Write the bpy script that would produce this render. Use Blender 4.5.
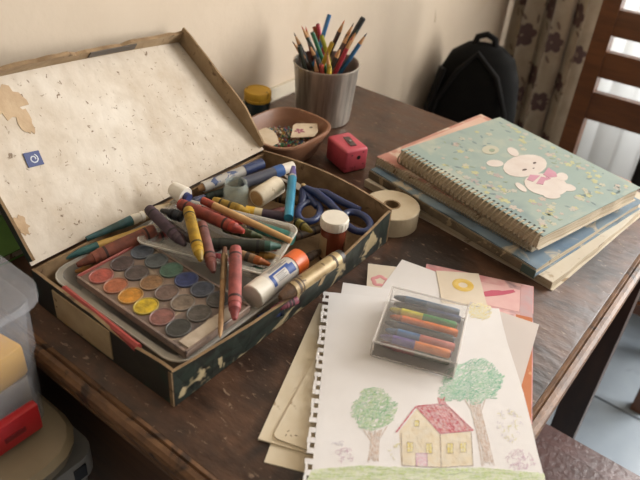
import bpy, bmesh, math, random
from mathutils import Vector, Matrix
random.seed(7)
scene = bpy.context.scene
for o in list(bpy.data.objects):
    bpy.data.objects.remove(o)
COL = scene.collection
PI = math.pi
TZ = 0.75            # table top height

# ------------------------------------------------------------------ camera
F = 680.0            # focal length in pixels of a 640 px wide frame
PITCH = math.radians(35.6)
YAW = math.radians(35.1)
ROLL = math.radians(5.0)
CZ = TZ + 0.47
cam_d = bpy.data.cameras.new('camera')
cam_d.sensor_width = 36.0
cam_d.lens = F / 640.0 * 36.0
cam_d.clip_start = 0.02
cam_d.dof.use_dof = True
cam_d.dof.focus_distance = 0.74
cam_d.dof.aperture_fstop = 7.0
cam = bpy.data.objects.new('camera', cam_d)
COL.objects.link(cam)
cam.location = (0, 0, CZ)
cam.rotation_euler = (Matrix.Rotation(YAW, 3, 'Z') @ Matrix.Rotation(PI / 2 - PITCH, 3, 'X') @ Matrix.Rotation(ROLL, 3, 'Z')).to_euler()
scene.camera = cam

# ------------------------------------------------------------------ world, light, exposure
world = bpy.data.worlds.new('world')
scene.world = world
world.use_nodes = True
bg = world.node_tree.nodes['Background']
bg.inputs[0].default_value = (1.0, 0.93, 0.84, 1)
bg.inputs[1].default_value = 0.26
scene.view_settings.view_transform = 'Standard'
scene.view_settings.look = 'None'
scene.view_settings.exposure = 0.0
scene.view_settings.gamma = 1.0
scene.view_settings.use_curve_mapping = False
# daylight arriving through the window in the back wall
ld = bpy.data.lights.new('window_daylight', 'AREA')
ld.shape = 'RECTANGLE'
ld.size = 1.75
ld.size_y = 1.55
ld.energy = 165
ld.color = (1.0, 0.975, 0.945)
lo = bpy.data.objects.new('window_daylight', ld)
COL.objects.link(lo)
lo.location = (0.50, 1.96, 1.35)
lo.rotation_euler = (-PI / 2, 0, 0)


def ray(u, v):
    """view ray of pixel (u, v): right, forward (horizontal), up"""
    a, b = (u - 320) / F, (v - 240) / F
    c, d = math.cos(ROLL), math.sin(ROLL)
    x, y = c * a + d * b, -(-d * a + c * b)
    return x, math.cos(PITCH) + y * math.sin(PITCH), -math.sin(PITCH) + y * math.cos(PITCH)


def P(u, v, z=0.0):
    """world point at pixel (u, v) of the photograph at height z above the table top"""
    x, dy, dz = ray(u, v)
    t = (z + TZ - CZ) / dz
    px, py = x * t, dy * t
    c, s = math.cos(YAW), math.sin(YAW)
    return Vector((px * c - py * s, px * s + py * c, z + TZ))


# ------------------------------------------------------------------ materials
MATS = {}


def lin(c):
    return tuple(((x / 255.0) / 12.92 if x / 255.0 < 0.04045 else ((x / 255.0 + 0.055) / 1.055) ** 2.4) for x in c)


def mat(name, c1, c2=None, scale=20, rough=0.6, metal=0.0, bump=0.0, bscale=None, stretch=(1, 1, 1), speck=None,
        sp_scale=60, sp_th=0.66, alpha=1.0, spec=0.5, detail=4, contrast=(0.35, 0.65), speck2=None, sp2_scale=9,
        sp2_th=0.6, rough2=None, trans=0.0, coat=0.0, sheen=0.0, sp_soft=0.04, sp2_soft=0.05, dist=0.0, sp_stretch=None):
    """colours in sRGB 0..255; c1/c2 mixed by noise, speck and speck2 laid over by noise threshold"""
    if name in MATS:
        return MATS[name]
    m = bpy.data.materials.new(name)
    m.use_nodes = True
    nt = m.node_tree
    N, L = nt.nodes, nt.links
    b = N['Principled BSDF']
    b.inputs['Roughness'].default_value = rough
    b.inputs['Metallic'].default_value = metal
    b.inputs['Specular IOR Level'].default_value = spec
    b.inputs['Coat Weight'].default_value = coat
    if sheen:
        b.inputs['Sheen Weight'].default_value = sheen
    if trans:
        b.inputs['Transmission Weight'].default_value = trans
    b.inputs['Alpha'].default_value = alpha
    col = (*lin(c1), 1)
    b.inputs['Base Color'].default_value = col
    tc = None
    if c2 or bump or speck or speck2:
        tc = N.new('ShaderNodeTexCoord')
        mp = N.new('ShaderNodeMapping')
        mp.inputs['Scale'].default_value = stretch
        L.new(tc.outputs['Object'], mp.inputs[0])
    cur = None
    if c2:
        n = N.new('ShaderNodeTexNoise')
        n.inputs['Scale'].default_value = scale
        n.inputs['Detail'].default_value = detail
        n.inputs['Roughness'].default_value = 0.62
        n.inputs['Distortion'].default_value = dist
        L.new(mp.outputs[0], n.inputs['Vector'])
        r = N.new('ShaderNodeMapRange')
        r.inputs[1].default_value, r.inputs[2].default_value = contrast
        L.new(n.outputs[0], r.inputs[0])
        mx = N.new('ShaderNodeMix')
        mx.data_type = 'RGBA'
        mx.inputs[6].default_value = col
        mx.inputs[7].default_value = (*lin(c2), 1)
        L.new(r.outputs[0], mx.inputs[0])
        cur = mx.outputs[2]
        if rough2 is not None:
            rr = N.new('ShaderNodeMapRange')
            rr.inputs[1].default_value, rr.inputs[2].default_value = contrast
            rr.inputs[3].default_value, rr.inputs[4].default_value = rough, rough2
            L.new(n.outputs[0], rr.inputs[0])
            L.new(rr.outputs[0], b.inputs['Roughness'])
    for sp, sc, th, so, k in ((speck2, sp2_scale, sp2_th, sp2_soft, 1), (speck, sp_scale, sp_th, sp_soft, 0)):
        if not sp:
            continue
        n = N.new('ShaderNodeTexNoise')
        n.inputs['Scale'].default_value = sc
        n.inputs['Detail'].default_value = 3
        n.inputs['Roughness'].default_value = 0.6
        n.inputs['Distortion'].default_value = 0.6
        if sp_stretch and k == 0:
            mp2 = N.new('ShaderNodeMapping')
            mp2.inputs['Scale'].default_value = sp_stretch
            mp2.inputs['Rotation'].default_value = (0, 0, 0.6)
            L.new(tc.outputs['Object'], mp2.inputs[0])
            L.new(mp2.outputs[0], n.inputs['Vector'])
        else:
            L.new(tc.outputs['Object'], n.inputs['Vector'])
        r = N.new('ShaderNodeMapRange')
        r.inputs[1].default_value, r.inputs[2].default_value = th, th + so
        L.new(n.outputs[0], r.inputs[0])
        mx = N.new('ShaderNodeMix')
        mx.data_type = 'RGBA'
        mx.inputs[6].default_value = col
        if cur:
            L.new(cur, mx.inputs[6])
        mx.inputs[7].default_value = (*lin(sp), 1)
        L.new(r.outputs[0], mx.inputs[0])
        cur = mx.outputs[2]
    if cur:
        L.new(cur, b.inputs['Base Color'])
    if bump:
        n = N.new('ShaderNodeTexNoise')
        n.inputs['Scale'].default_value = bscale or scale * 2
        n.inputs['Detail'].default_value = 4
        L.new(mp.outputs[0], n.inputs['Vector'])
        bp = N.new('ShaderNodeBump')
        bp.inputs['Strength'].default_value = bump
        bp.inputs['Distance'].default_value = 0.004
        L.new(n.outputs[0], bp.inputs['Height'])
        L.new(bp.outputs[0], b.inputs['Normal'])
    MATS[name] = m
    return m


def grime(c, k=0.16):
    return tuple(int(x * 0.90 * (1 - k) + g * k) for x, g in zip(c, (96, 80, 64)))


def wax(c, name=None):
    c = grime(c)
    n = name or 'wax_%d_%d_%d' % c
    d = tuple(max(0, int(x * 0.72)) for x in c)
    return mat(n, c, d, scale=110, rough=0.5, bump=0.15, bscale=200, speck=tuple(int(x * 0.5 + 18) for x in c), sp_scale=150, sp_th=0.62, sp_soft=0.1)


def plain(c, rough=0.55, **k):
    return mat('plain_%d_%d_%d_%d' % (*c, int(rough * 100)), c, rough=rough, **k)


def clear(name, c, alpha, rough=0.15):
    """thin clear plastic: partly see-through, glossy skin"""
    if name in MATS:
        return MATS[name]
    m = bpy.data.materials.new(name)
    m.use_nodes = True
    b = m.node_tree.nodes['Principled BSDF']
    b.inputs['Base Color'].default_value = (*lin(c), 1)
    b.inputs['Roughness'].default_value = rough
    b.inputs['Alpha'].default_value = alpha
    b.inputs['Specular IOR Level'].default_value = 0.6
    MATS[name] = m
    return m


M_table = mat('table_wood', (54, 35, 25), (96, 66, 47), scale=22, rough=0.36, rough2=0.52, bump=0.3, bscale=45,
              stretch=(1.0, 2.2, 1.0), detail=10, contrast=(0.34, 0.68), speck=(138, 116, 96), sp_scale=95, sp_th=0.63,
              sp_soft=0.10, speck2=(38, 25, 18), sp2_scale=10, sp2_th=0.51, sp2_soft=0.16, sp_stretch=(1, 2.0, 1))
M_tedge = mat('table_edge_wood', (84, 56, 34), (118, 84, 54), scale=14, rough=0.55, bump=0.2, stretch=(3, 3, 8),
              speck=(50, 32, 20), sp_scale=30, sp_th=0.54, sp_soft=0.1)
M_apron = mat('table_apron_wood', (74, 46, 28), (96, 64, 40), scale=8, rough=0.55, stretch=(1, 1, 6), bump=0.1)
M_leg = mat('table_leg_wood', (50, 32, 22), (66, 43, 30), scale=10, rough=0.5, stretch=(4, 4, 1))
M_wall = mat('wall_plaster', (198, 181, 160), (207, 191, 171), scale=2.5, rough=0.9, bump=0.12, bscale=60,
             speck=(150, 130, 104), sp_scale=14, sp_th=0.735, sp_soft=0.05, speck2=(186, 166, 138), sp2_scale=2.2, sp2_th=0.57,
             sp2_soft=0.2)
M_liner = mat('lid_liner_paper', (204, 194, 180), (184, 170, 152), scale=22, rough=0.85, bump=0.16, bscale=90, detail=10,
              speck=(120, 102, 84), sp_scale=150, sp_th=0.65, sp_soft=0.06, speck2=(212, 204, 192), sp2_scale=8,
              sp2_th=0.52, sp2_soft=0.16)
M_card = mat('worn_cardboard', (142, 117, 86), (114, 90, 63), scale=40, rough=0.9, bump=0.2, speck=(92, 70, 48),
             sp_scale=50, sp_th=0.62, sp_soft=0.08)
M_boxout = mat('box_dark_cover', (32, 31, 26), (46, 43, 34), scale=20, rough=0.55, bump=0.15, speck=(120, 102, 74),
               sp_scale=40, sp_th=0.68, sp_soft=0.06, speck2=(34, 48, 36), sp2_scale=14, sp2_th=0.55)
M_label = mat('box_label_paper', (170, 148, 112), (150, 126, 92), scale=25, rough=0.85, speck=(104, 82, 58), sp_scale=60,
              sp_th=0.64, sp_soft=0.06)
M_marble = mat('box_marbled_cover', (25, 26, 23), (40, 52, 45), scale=30, rough=0.5, bump=0.1, dist=3.0, stretch=(1, 1, 1.4),
               speck=(172, 156, 122), sp_scale=26, sp_th=0.575, sp_soft=0.05, speck2=(24, 22, 20), sp2_scale=22, sp2_th=0.53, sp2_soft=0.08)
M_plas = clear('clear_plastic', (214, 210, 200), 0.30, 0.18)
M_plas2 = clear('cloudy_plastic', (205, 200, 190), 0.48, 0.25)
M_bin = clear('frosted_bin_plastic', (196, 198, 204), 0.17, 0.30)
M_black = plain((22, 21, 21), 0.5)
M_white = mat('white_plastic', (222, 216, 204), (206, 198, 182), scale=30, rough=0.45)
M_wood = mat('raw_pencil_wood', (196, 150, 104), (176, 128, 84), scale=80, rough=0.7)
M_alu = mat('aluminium_painted_reflections', (222, 215, 204), (150, 142, 132), scale=12, rough=0.30, metal=0.80, stretch=(6, 6, 0.2),
            rough2=0.5, bump=0.05)  # light and dark upright streaks in the colour stand in for reflections
M_steel = mat('steel', (170, 168, 165), rough=0.3, metal=0.9)
M_tan = mat('cream_page_edges', (192, 178, 154), (156, 138, 112), scale=10, rough=0.9, stretch=(1, 1, 60), bump=0.3, bscale=30,
            speck=(110, 88, 64), sp_scale=50, sp_th=0.64)
M_chair = mat('chair_wood', (86, 50, 25), (106, 64, 33), scale=12, rough=0.42, stretch=(1, 1, 5), coat=0.15)


# ------------------------------------------------------------------ mesh builder
class MB:
    def __init__(self):
        self.v, self.f, self.m, self.s = [], [], [], []

    def add(self, verts, faces, mi=0, smooth=False):
        b = len(self.v)
        self.v += [tuple(p) for p in verts]
        for i, f in enumerate(faces):
            self.f.append(tuple(b + k for k in f))
            self.m.append(mi[i] if isinstance(mi, (list, tuple)) else mi)
            self.s.append(smooth)
        return self

    def box(self, c, h, mi=0, rz=0.0, bev=0.0, M=None, seg=2):
        bm = bmesh.new()
        bmesh.ops.create_cube(bm, size=2.0)
        for v in bm.verts:
            v.co = Vector((v.co.x * h[0], v.co.y * h[1], v.co.z * h[2]))
        if bev:
            bmesh.ops.bevel(bm, geom=bm.edges[:], offset=bev, segments=seg, affect='EDGES', profile=0.5)
        X = Matrix.Translation(c) @ Matrix.Rotation(rz, 4, 'Z')
        if M:
            X = M @ X
        bm.verts.index_update()
        self.add([X @ v.co for v in bm.verts], [[v.index for v in f.verts] for f in bm.faces], mi, bool(bev))
        bm.free()
        return self

    def prism(self, pts, z0, z1, mi=0, top=None, side=None):
        n = len(pts)
        vs = [(p[0], p[1], z0) for p in pts] + [(p[0], p[1], z1) for p in pts]
        fs = [list(range(n - 1, -1, -1)), list(range(n, 2 * n))] + [[i, (i + 1) % n, n + (i + 1) % n, n + i] for i in range(n)]
        mm = [mi, mi if top is None else top] + [mi if side is None else side] * n
        return self.add(vs, fs, mm)

    def loft(self, rings, mi=0, cap0=True, cap1=True, smooth=True):
        n = len(rings[0])
        vs = [p for r in rings for p in r]
        fs = []
        for k in range(len(rings) - 1):
            for i in range(n):
                j = (i + 1) % n
                fs.append([k * n + i, k * n + j, (k + 1) * n + j, (k + 1) * n + i])
        self.add(vs, fs, mi, smooth)
        if cap0:
            self.add(rings[0], [list(range(n - 1, -1, -1))], mi, False)
        if cap1:
            self.add(rings[-1], [list(range(n))], mi, False)
        return self

    def lathe(self, prof, seg=20, axis='Z', mi=0, M=None, cap0=True, cap1=True, smooth=True, close=False):
        rings = []
        for h, r in prof:
            ring = []
            for i in range(seg):
                a = 2 * PI * i / seg
                p = Vector((r * math.cos(a), r * math.sin(a), h)) if axis == 'Z' else Vector((h, r * math.cos(a), r * math.sin(a)))
                ring.append(M @ p if M else p)
            rings.append(ring)
        if close:
            rings.append(rings[0])
            cap0 = cap1 = False
        return self.loft(rings, mi, cap0, cap1, smooth)

    def tube(self, path, r, seg=8, mi=0, closed=False, flat=1.0):
        path = [Vector(p) for p in path]
        n = len(path)
        rings = []
        up = Vector((0, 0, 1))
        for i, p in enumerate(path):
            a = path[(i - 1) % n] if (closed or i > 0) else p
            b = path[(i + 1) % n] if (closed or i < n - 1) else p
            t = (b - a).normalized()
            x = t.cross(up)
            if x.length < 1e-4:
                x = Vector((1, 0, 0))
            x.normalize()
            y = x.cross(t).normalized()
            rr = r[i] if isinstance(r, (list, tuple)) else r
            rings.append([p + x * (rr * math.cos(2 * PI * k / seg)) + y * (rr * flat * math.sin(2 * PI * k / seg)) for k in range(seg)])
        if closed:
            rings.append(rings[0])
        return self.loft(rings, mi, not closed, not closed)

    def build(self, name, mats, parent=None, world=False, label=None, M=None):
        me = bpy.data.meshes.new(name)
        me.from_pydata([tuple(p) for p in self.v], [], self.f)
        for mm in (mats if isinstance(mats, (list, tuple)) else [mats]):
            me.materials.append(mm)
        me.polygons.foreach_set('material_index', self.m)
        me.polygons.foreach_set('use_smooth', self.s)
        me.update()
        if any(self.s):
            me.set_sharp_from_angle(angle=math.radians(42))
        o = bpy.data.objects.new(name, me)
        COL.objects.link(o)
        if M:
            o.matrix_basis = M
        if parent:
            o.parent = parent
            if world:
                X = Matrix()
                q = parent
                while q:
                    X = q.matrix_basis @ X if q.parent is None else q.matrix_parent_inverse @ q.matrix_basis @ X
                    q = q.parent
                o.matrix_parent_inverse = X.inverted()
        if label:
            o['label'] = label
        return o


def tag(o, label, cat, group=None):
    o['label'] = label
    o['category'] = cat
    if group:
        o['group'] = group
    return o


def thing(name, label, cat, loc=(0, 0, 0), rz=0.0, group=None, M=None):
    o = bpy.data.objects.new(name, None)
    o.empty_display_size = 0.02
    COL.objects.link(o)
    o.matrix_basis = M if M else Matrix.Translation(loc) @ Matrix.Rotation(rz, 4, 'Z')
    return tag(o, label, cat, group)


def struct(o):
    o['kind'] = 'structure'
    return o


def frame_x(A, B):
    """matrix whose X axis runs from A to B, origin A"""
    x = (B - A).normalized()
    y = Vector((0, 0, 1)).cross(x)
    if y.length < 1e-4:
        y = Vector((0, 1, 0))
    y.normalize()
    z = x.cross(y)
    return Matrix(((x.x, y.x, z.x, A.x), (x.y, y.y, z.y, A.y), (x.z, y.z, z.z, A.z), (0, 0, 0, 1)))


# ================================================================== THE ROOM
WX, WY = -0.68, 1.78      # left wall plane, back (window) wall plane
CEIL = 2.55
m = MB()
m.box((0.4, 0.1, -0.03), (2.2, 2.3, 0.026))
floor = struct(m.build('floor', mat('tile_grout', (96, 94, 90), rough=0.9)))
M_tile = mat('floor_tile_glaze', (128, 139, 150), (142, 152, 161), scale=5, rough=0.28, speck=(116, 124, 132), sp_scale=16, sp_th=0.6,
             sp_soft=0.15)
tile = MB().box((0, 0, 0), (0.1975, 0.1975, 0.004), bev=0.0015, seg=1).build('floor_tile', M_tile, floor)
tile.location = (-0.30 + 0.10, 0.30, 0.0)
first = True
for i in range(6):
    for j in range(6):
        t = tile if first else tile.copy()
        if not first:
            COL.objects.link(t)
        first = False
        t.location = (-0.46 + 0.4 * i, -0.457 + 0.4 * j, 0.0)
m = MB().box((WX - 0.05, 0.0, CEIL / 2), (0.05, 2.2, CEIL / 2))
struct(m.build('wall_left', M_wall))
# window wall: four pieces round the opening
wx0, wx1, wz0, wz1 = -0.44, 1.42, 0.30, 2.28
m = MB()
m.box(((WX + wx0) / 2, WY + 0.06, CEIL / 2), ((wx0 - WX) / 2, 0.06, CEIL / 2))
m.box(((wx1 + 2.6) / 2, WY + 0.06, CEIL / 2), ((2.6 - wx1) / 2, 0.06, CEIL / 2))
m.box(((wx0 + wx1) / 2, WY + 0.06, wz0 / 2), ((wx1 - wx0) / 2, 0.06, wz0 / 2))
m.box(((wx0 + wx1) / 2, WY + 0.06, (wz1 + CEIL) / 2), ((wx1 - wx0) / 2, 0.06, (CEIL - wz1) / 2))
struct(m.build('wall_back', M_wall))
m = MB().box((0.9, 0.0, CEIL + 0.03), (1.75, 2.2, 0.03))
struct(m.build('ceiling', mat('ceiling_paint', (206, 198, 184), rough=0.9)))
win = bpy.data.objects.new('window_1', None)
COL.objects.link(win)
win.location = ((wx0 + wx1) / 2, WY + 0.05, wz0)
struct(win)
M_frame = plain((214, 210, 202), 0.5)
for (cx, cz, hx, hz) in ((wx0 + 0.02, (wz0 + wz1) / 2, 0.02, (wz1 - wz0) / 2), (wx1 - 0.02, (wz0 + wz1) / 2, 0.02, (wz1 - wz0) / 2),
                         ((wx0 + wx1) / 2, wz0 + 0.02, (wx1 - wx0) / 2, 0.02), ((wx0 + wx1) / 2, wz1 - 0.02, (wx1 - wx0) / 2, 0.02),
                         ((wx0 + wx1) / 2, (wz0 + wz1) / 2, 0.02, (wz1 - wz0) / 2)):
    MB().box((cx, WY + 0.06, cz), (hx, 0.025, hz)).build('window_frame', M_frame, win, world=True)
M_glass = clear('window_glass', (240, 244, 246), 0.04, 0.02)
for k in range(2):
    w2 = (wx1 - wx0) / 4
    MB().box((wx0 + w2 * (1 + 2 * k), WY + 0.06, (wz0 + wz1) / 2), (w2 - 0.02, 0.002, (wz1 - wz0) / 2 - 0.02)).build('pane', M_glass, win, world=True)
# white batten where the table meets the wall, baseboards
struct(MB().box((WX + 0.003, 0.50, TZ + 0.011), (0.003, 0.45, 0.011)).build('trim_1', mat('batten_paint', (206, 196, 176), (190, 178, 156), scale=8, rough=0.8, speck=(120, 98, 72), sp_scale=20, sp_th=0.72)))
struct(MB().box((WX + 0.006, 0.0, 0.045), (0.006, 1.64, 0.04)).build('baseboard_left', M_frame))
struct(MB().box((0.9, WY - 0.006, 0.045), (1.66, 0.006, 0.04)).build('baseboard_back', M_frame))

# ================================================================== TABLE
TX0, TX1, TY0, TY1 = WX + 0.008, -0.060, 0.212, 0.950
table = thing('wooden_table', 'worn dark brown wooden table carrying the art box, books and drawings', 'table', ((TX0 + TX1) / 2, (TY0 + TY1) / 2, 0))
m = MB().box(((TX0 + TX1 - 0.014) / 2, (TY0 + TY1 + 0.014) / 2, TZ - 0.012), ((TX1 - TX0 - 0.016) / 2, (TY1 - TY0 - 0.016) / 2, 0.012), bev=0.0015)
m.build('tabletop', M_table, table, world=True)


def moulding(A, B, out):
    """rounded strip from A to B, profile growing towards 'out'"""
    A, B, out = Vector(A), Vector(B), Vector(out)
    prof = [(0.0005, 0.0), (0.004, 0.0005), (0.0055, -0.002), (0.007, 0.0), (0.011, -0.001), (0.0145, -0.004), (0.0155, -0.009),
            (0.0145, -0.014), (0.012, -0.017), (0.013, -0.022), (0.012, -0.027), (0.0005, -0.027)]
    r0 = [A + out * (p[0] - 0.001) + Vector((0, 0, p[1])) for p in prof]
    r1 = [B + out * (p[0] - 0.001) + Vector((0, 0, p[1])) for p in prof]
    return MB().loft([r0, r1], smooth=False)


moulding((TX1 - 0.0145, TY0, TZ), (TX1 - 0.0145, TY1, TZ), (1, 0, 0)).build('edge_moulding', M_tedge, table, world=True)
moulding((TX0, TY0 + 0.0145, TZ), (TX1, TY0 + 0.0145, TZ), (0, -1, 0)).build('edge_moulding', M_tedge, table, world=True)
for (c, h) in ((((TX0 + TX1) / 2, TY0 + 0.055, TZ - 0.16), ((TX1 - TX0) / 2 - 0.08, 0.009, 0.132)),
               (((TX0 + TX1) / 2, TY1 - 0.03, TZ - 0.085), ((TX1 - TX0) / 2 - 0.09, 0.009, 0.057)),
               ((TX1 - 0.03, (TY0 + TY1) / 2, TZ - 0.085), (0.009, (TY1 - TY0) / 2 - 0.09, 0.057)),
               ((TX0 + 0.05, (TY0 + TY1) / 2, TZ - 0.085), (0.009, (TY1 - TY0) / 2 - 0.09, 0.057))):
    MB().box(c, h, bev=0.001).build('apron', M_apron, table, world=True)
for sx, sy in ((0, 0), (0, 1), (1, 0), (1, 1)):
    top = Vector((TX1 - 0.030 if sx else TX0 + 0.05, TY1 - 0.030 if sy else TY0 + 0.055, TZ - 0.026))
    foot = Vector((TX1 - 0.026 if sx else TX0 + 0.05, TY1 - 0.028 if sy else TY0 + 0.055, 0.005))
    r = []
    for q, hw in ((0, 0.023), (0.25, 0.023), (1, 0.018)):
        c = top.lerp(foot, q)
        r.append([c + Vector((a * hw, b * hw, 0)) for a, b in ((-1, -1), (1, -1), (1, 1), (-1, 1))])
    MB().loft(r, smooth=False).build('leg', M_leg, table, world=True)

# ================================================================== ART BOX (open cardboard case)
BX0, BX1, BY0, BY1, BH = -0.515, -0.316, 0.2535, 0.590, 0.045
art = thing('art_box', 'battered open cardboard art box with dark marbled cover and pale lid', 'box', ((BX0 + BX1) / 2, (BY0 + BY1) / 2, TZ))
MB().box(((BX0 + BX1) / 2, (BY0 + BY1) / 2, TZ + 0.0025), ((BX1 - BX0) / 2 - 0.001, (BY1 - BY0) / 2 - 0.001, 0.0015)).build('box_bottom', M_card, art, world=True)


def wallstrip(pts, tops, th, nin, lean=None):
    """cardboard wall following pts, thickness th towards the inside; materials 0 out, 1 in, 2 edge"""
    n = len(pts)
    vs, fs, ms = [], [], []
    for i, ((x, y), h) in enumerate(zip(pts, tops)):
        o_ = lean[i] if lean else 0.0
        X, Y = x - nin[0] * o_, y - nin[1] * o_
        vs += [(x, y, TZ + 0.0008), (X, Y, TZ + h), (x + nin[0] * th, y + nin[1] * th, TZ + 0.0008), (X + nin[0] * th, Y + nin[1] * th, TZ + h + 0.0003)]
    for i in range(n - 1):
        a, b = 4 * i, 4 * i + 4
        fs += [[a, b, b + 1, a + 1], [a + 2, a + 3, b + 3, b + 2], [a + 1, b + 1, b + 3, a + 3], [a, a + 2, b + 2, b]]
        ms += [0, 1, 2, 0]
    fs += [[0, 1, 3, 2], [4 * n - 4, 4 * n - 2, 4 * n - 1, 4 * n - 3]]
    ms += [2, 2]
    return MB().add(vs, fs, ms)


def ramp(a, b, n):
    return [a + (b - a) * i / (n - 1) for i in range(n)]


rnd = random.Random(3)
N = 16
wmats = [M_boxout, M_card, M_card]
# front-left wall (constant y), slightly crushed rim
pts = [(x, BY0 - 0.0012 * math.sin(PI * i / (N - 1))) for i, x in enumerate(ramp(BX0, BX1 - 0.0005, N))]
wf = wallstrip(pts, [BH + rnd.uniform(-.0007, .0007) - 0.006 * math.exp(-((i - 10.5) / 2.0) ** 2) for i in range(N)], 0.003, (0, 1)).build('side_panel', wmats, art, world=True)
# front-right wall (constant x), marbled paper
pts = [(BX1 + 0.001 * math.sin(PI * i / (N - 1)), y) for i, y in enumerate(ramp(BY0 + 0.0005, BY1 - 0.004, N))]
wr = wallstrip(pts[::-1], [BH - 0.003 + rnd.uniform(-.0008, .0008) + 0.004 * (1 - i / (N - 1)) for i in range(N)], 0.003, (-1, 0), [0.012 * math.sin(PI * i / (N - 1)) for i in range(N)]).build('side_panel', [M_marble, M_card, M_card], art, world=True, label='side with green and cream marbled paper')
# back-right wall (bulging)
pts = [(x, BY1 + 0.010 * math.sin(PI * i / (N - 1)) ** 0.9) for i, x in enumerate(ramp(BX0, BX1 - 0.0005, N))]
wallstrip(pts[::-1], [BH + 0.002 + 0.003 * math.sin(PI * i / (N - 1)) for i in range(N)], 0.003, (0, -1)).build('side_panel', wmats, art, world=True)
pts = [(BX0, y) for y in ramp(BY0, BY1, N)]
wallstrip(pts, [BH - 0.001 + rnd.uniform(-.0007, .0007) for i in range(N)], 0.003, (1, 0)).build('side_panel', wmats, art, world=True)
# paper label on the front-left wall
MB().box((-0.438, BY0 - 0.0018, TZ + 0.0225), (0.042, 0.0006, 0.0175)).build('paper_label', M_label, art, world=True, label='stained paper label')
# frayed brown paper along the front corner
MB().prism([(BX1 - 0.0044, BY0 - 0.0009), (BX1 - 0.0002, BY0 - 0.0009), (BX1 - 0.0002, BY0 + 0.0002), (BX1 - 0.0036, BY0 + 0.0002)], TZ + 0.001, TZ + 0.042).build('corner_tape', M_card, art, world=True)
for yy in (0.405, 0.445):
    le = 0.012 * math.sin(PI * (BY1 - yy) / (BY1 - BY0))
    sx_ = lambda z: BX1 + 0.0012 + le * z / BH
    MB().add([(sx_(.027), yy - .004, TZ + .027), (sx_(.025), yy + .003, TZ + .025), (sx_(.041), yy + .004, TZ + .041), (sx_(.042), yy - .003, TZ + .042),
              (sx_(.027) + .0005, yy - .004, TZ + .027), (sx_(.025) + .0005, yy + .003, TZ + .025), (sx_(.041) + .0005, yy + .004, TZ + .041), (sx_(.042) + .0005, yy - .003, TZ + .042)],
             [[3, 2, 1, 0], [4, 5, 6, 7], [0, 1, 5, 4], [1, 2, 6, 5], [2, 3, 7, 6], [3, 0, 4, 7]]).build('torn_paper_scrap', M_label, art, world=True)

# lid, hinged on the left long side and tilted back; the old cardboard is warped, so its far end leans lower
LL, RIM = 0.186, 0.024
lY0, lY1 = BY0 + 0.003, BY1 + 0.004


def LM(a, y, c):
    """lid coordinates: a up from the hinge, y along the hinge, c out of the liner"""
    q = min(max((lY1 - y) / (lY1 - lY0), 0.0), 1.0)
    g = math.radians(34.0 + 20.0 * q)
    return Vector((BX0 - 0.004 - a * math.cos(g) + c * math.sin(g), y, TZ + BH + a * math.sin(g) + c * math.cos(g)))


def lid_build(mb, name, mats, parent, label=None):
    mb.v = [tuple(LM(*p)) for p in mb.v]
    return mb.build(name, mats, parent, world=True, label=label)


def grid_slab(a0, a1, y0, y1, c0, c1, na, ny):
    mb = MB()
    for i in range(na):
        for k in range(ny):
            A0, A1 = a0 + (a1 - a0) * i / na, a0 + (a1 - a0) * (i + 1) / na
            Y0, Y1 = y0 + (y1 - y0) * k / ny, y0 + (y1 - y0) * (k + 1) / ny
            mb.add([(A0, Y0, c1), (A0, Y1, c1), (A1, Y1, c1), (A1, Y0, c1)], [[0, 1, 2, 3]], 0)
            mb.add([(A0, Y0, c0), (A1, Y0, c0), (A1, Y1, c0), (A0, Y1, c0)], [[0, 1, 2, 3]], 1)
    for k in range(ny):
        Y0, Y1 = y0 + (y1 - y0) * k / ny, y0 + (y1 - y0) * (k + 1) / ny
        mb.add([(a0, Y0, c0), (a0, Y1, c0), (a0, Y1, c1), (a0, Y0, c1)], [[0, 1, 2, 3]], 1)
        mb.add([(a1, Y0, c1), (a1, Y1, c1), (a1, Y1, c0), (a1, Y0, c0)], [[0, 1, 2, 3]], 1)
    return mb


lid = lid_build(grid_slab(0, LL, lY0, lY1, -0.003, 0.0, 4, 16), 'lid', [M_liner, M_boxout], art)


def lidstrip(pts, heights, th, nin, name):
    vs, fs, ms = [], [], []
    n = len(pts)
    for (a, y), h in zip(pts, heights):
        for q, hh in ((0, 0.0), (0, h), (th, 0.0), (th, h + 0.0004)):
            vs.append((a + nin[0] * q, y + nin[1] * q, hh - (0.003 if hh == 0 and q == 0 else 0)))
    for i in range(n - 1):
        a, b = 4 * i, 4 * i + 4
        fs += [[a, a + 1, b + 1, b], [a + 2, b + 2, b + 3, a + 3], [a + 1, a + 3, b + 3, b + 1], [a, b, b + 2, a + 2]]
        ms += [0, 1, 2, 0]
    fs += [[0, 2, 3, 1], [4 * n - 4, 4 * n - 3, 4 * n - 1, 4 * n - 2]]
    ms += [2, 2]
    return lid_build(MB().add(vs, fs, ms), name, [M_boxout, M_rim, M_card], lid)


M_rim = mat('lid_rim_paper', (160, 138, 108), (136, 112, 82), scale=30, rough=0.9, bump=0.15, speck=(100, 78, 54), sp_scale=50, sp_th=0.62, sp_soft=0.08)
rnd = random.Random(5)
lidstrip([(a, lY1) for a in ramp(0.004, LL, 12)], [RIM * min(1, 0.35 + 0.2 * i) + rnd.uniform(-.0008, .0008) for i in range(12)], 0.003, (0, -1), 'rim')
lidstrip([(a, lY0) for a in ramp(0.004, LL, 12)], [RIM * 0.35 + rnd.uniform(-.001, .001) for i in range(12)], 0.003, (0, 1), 'rim')
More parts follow.
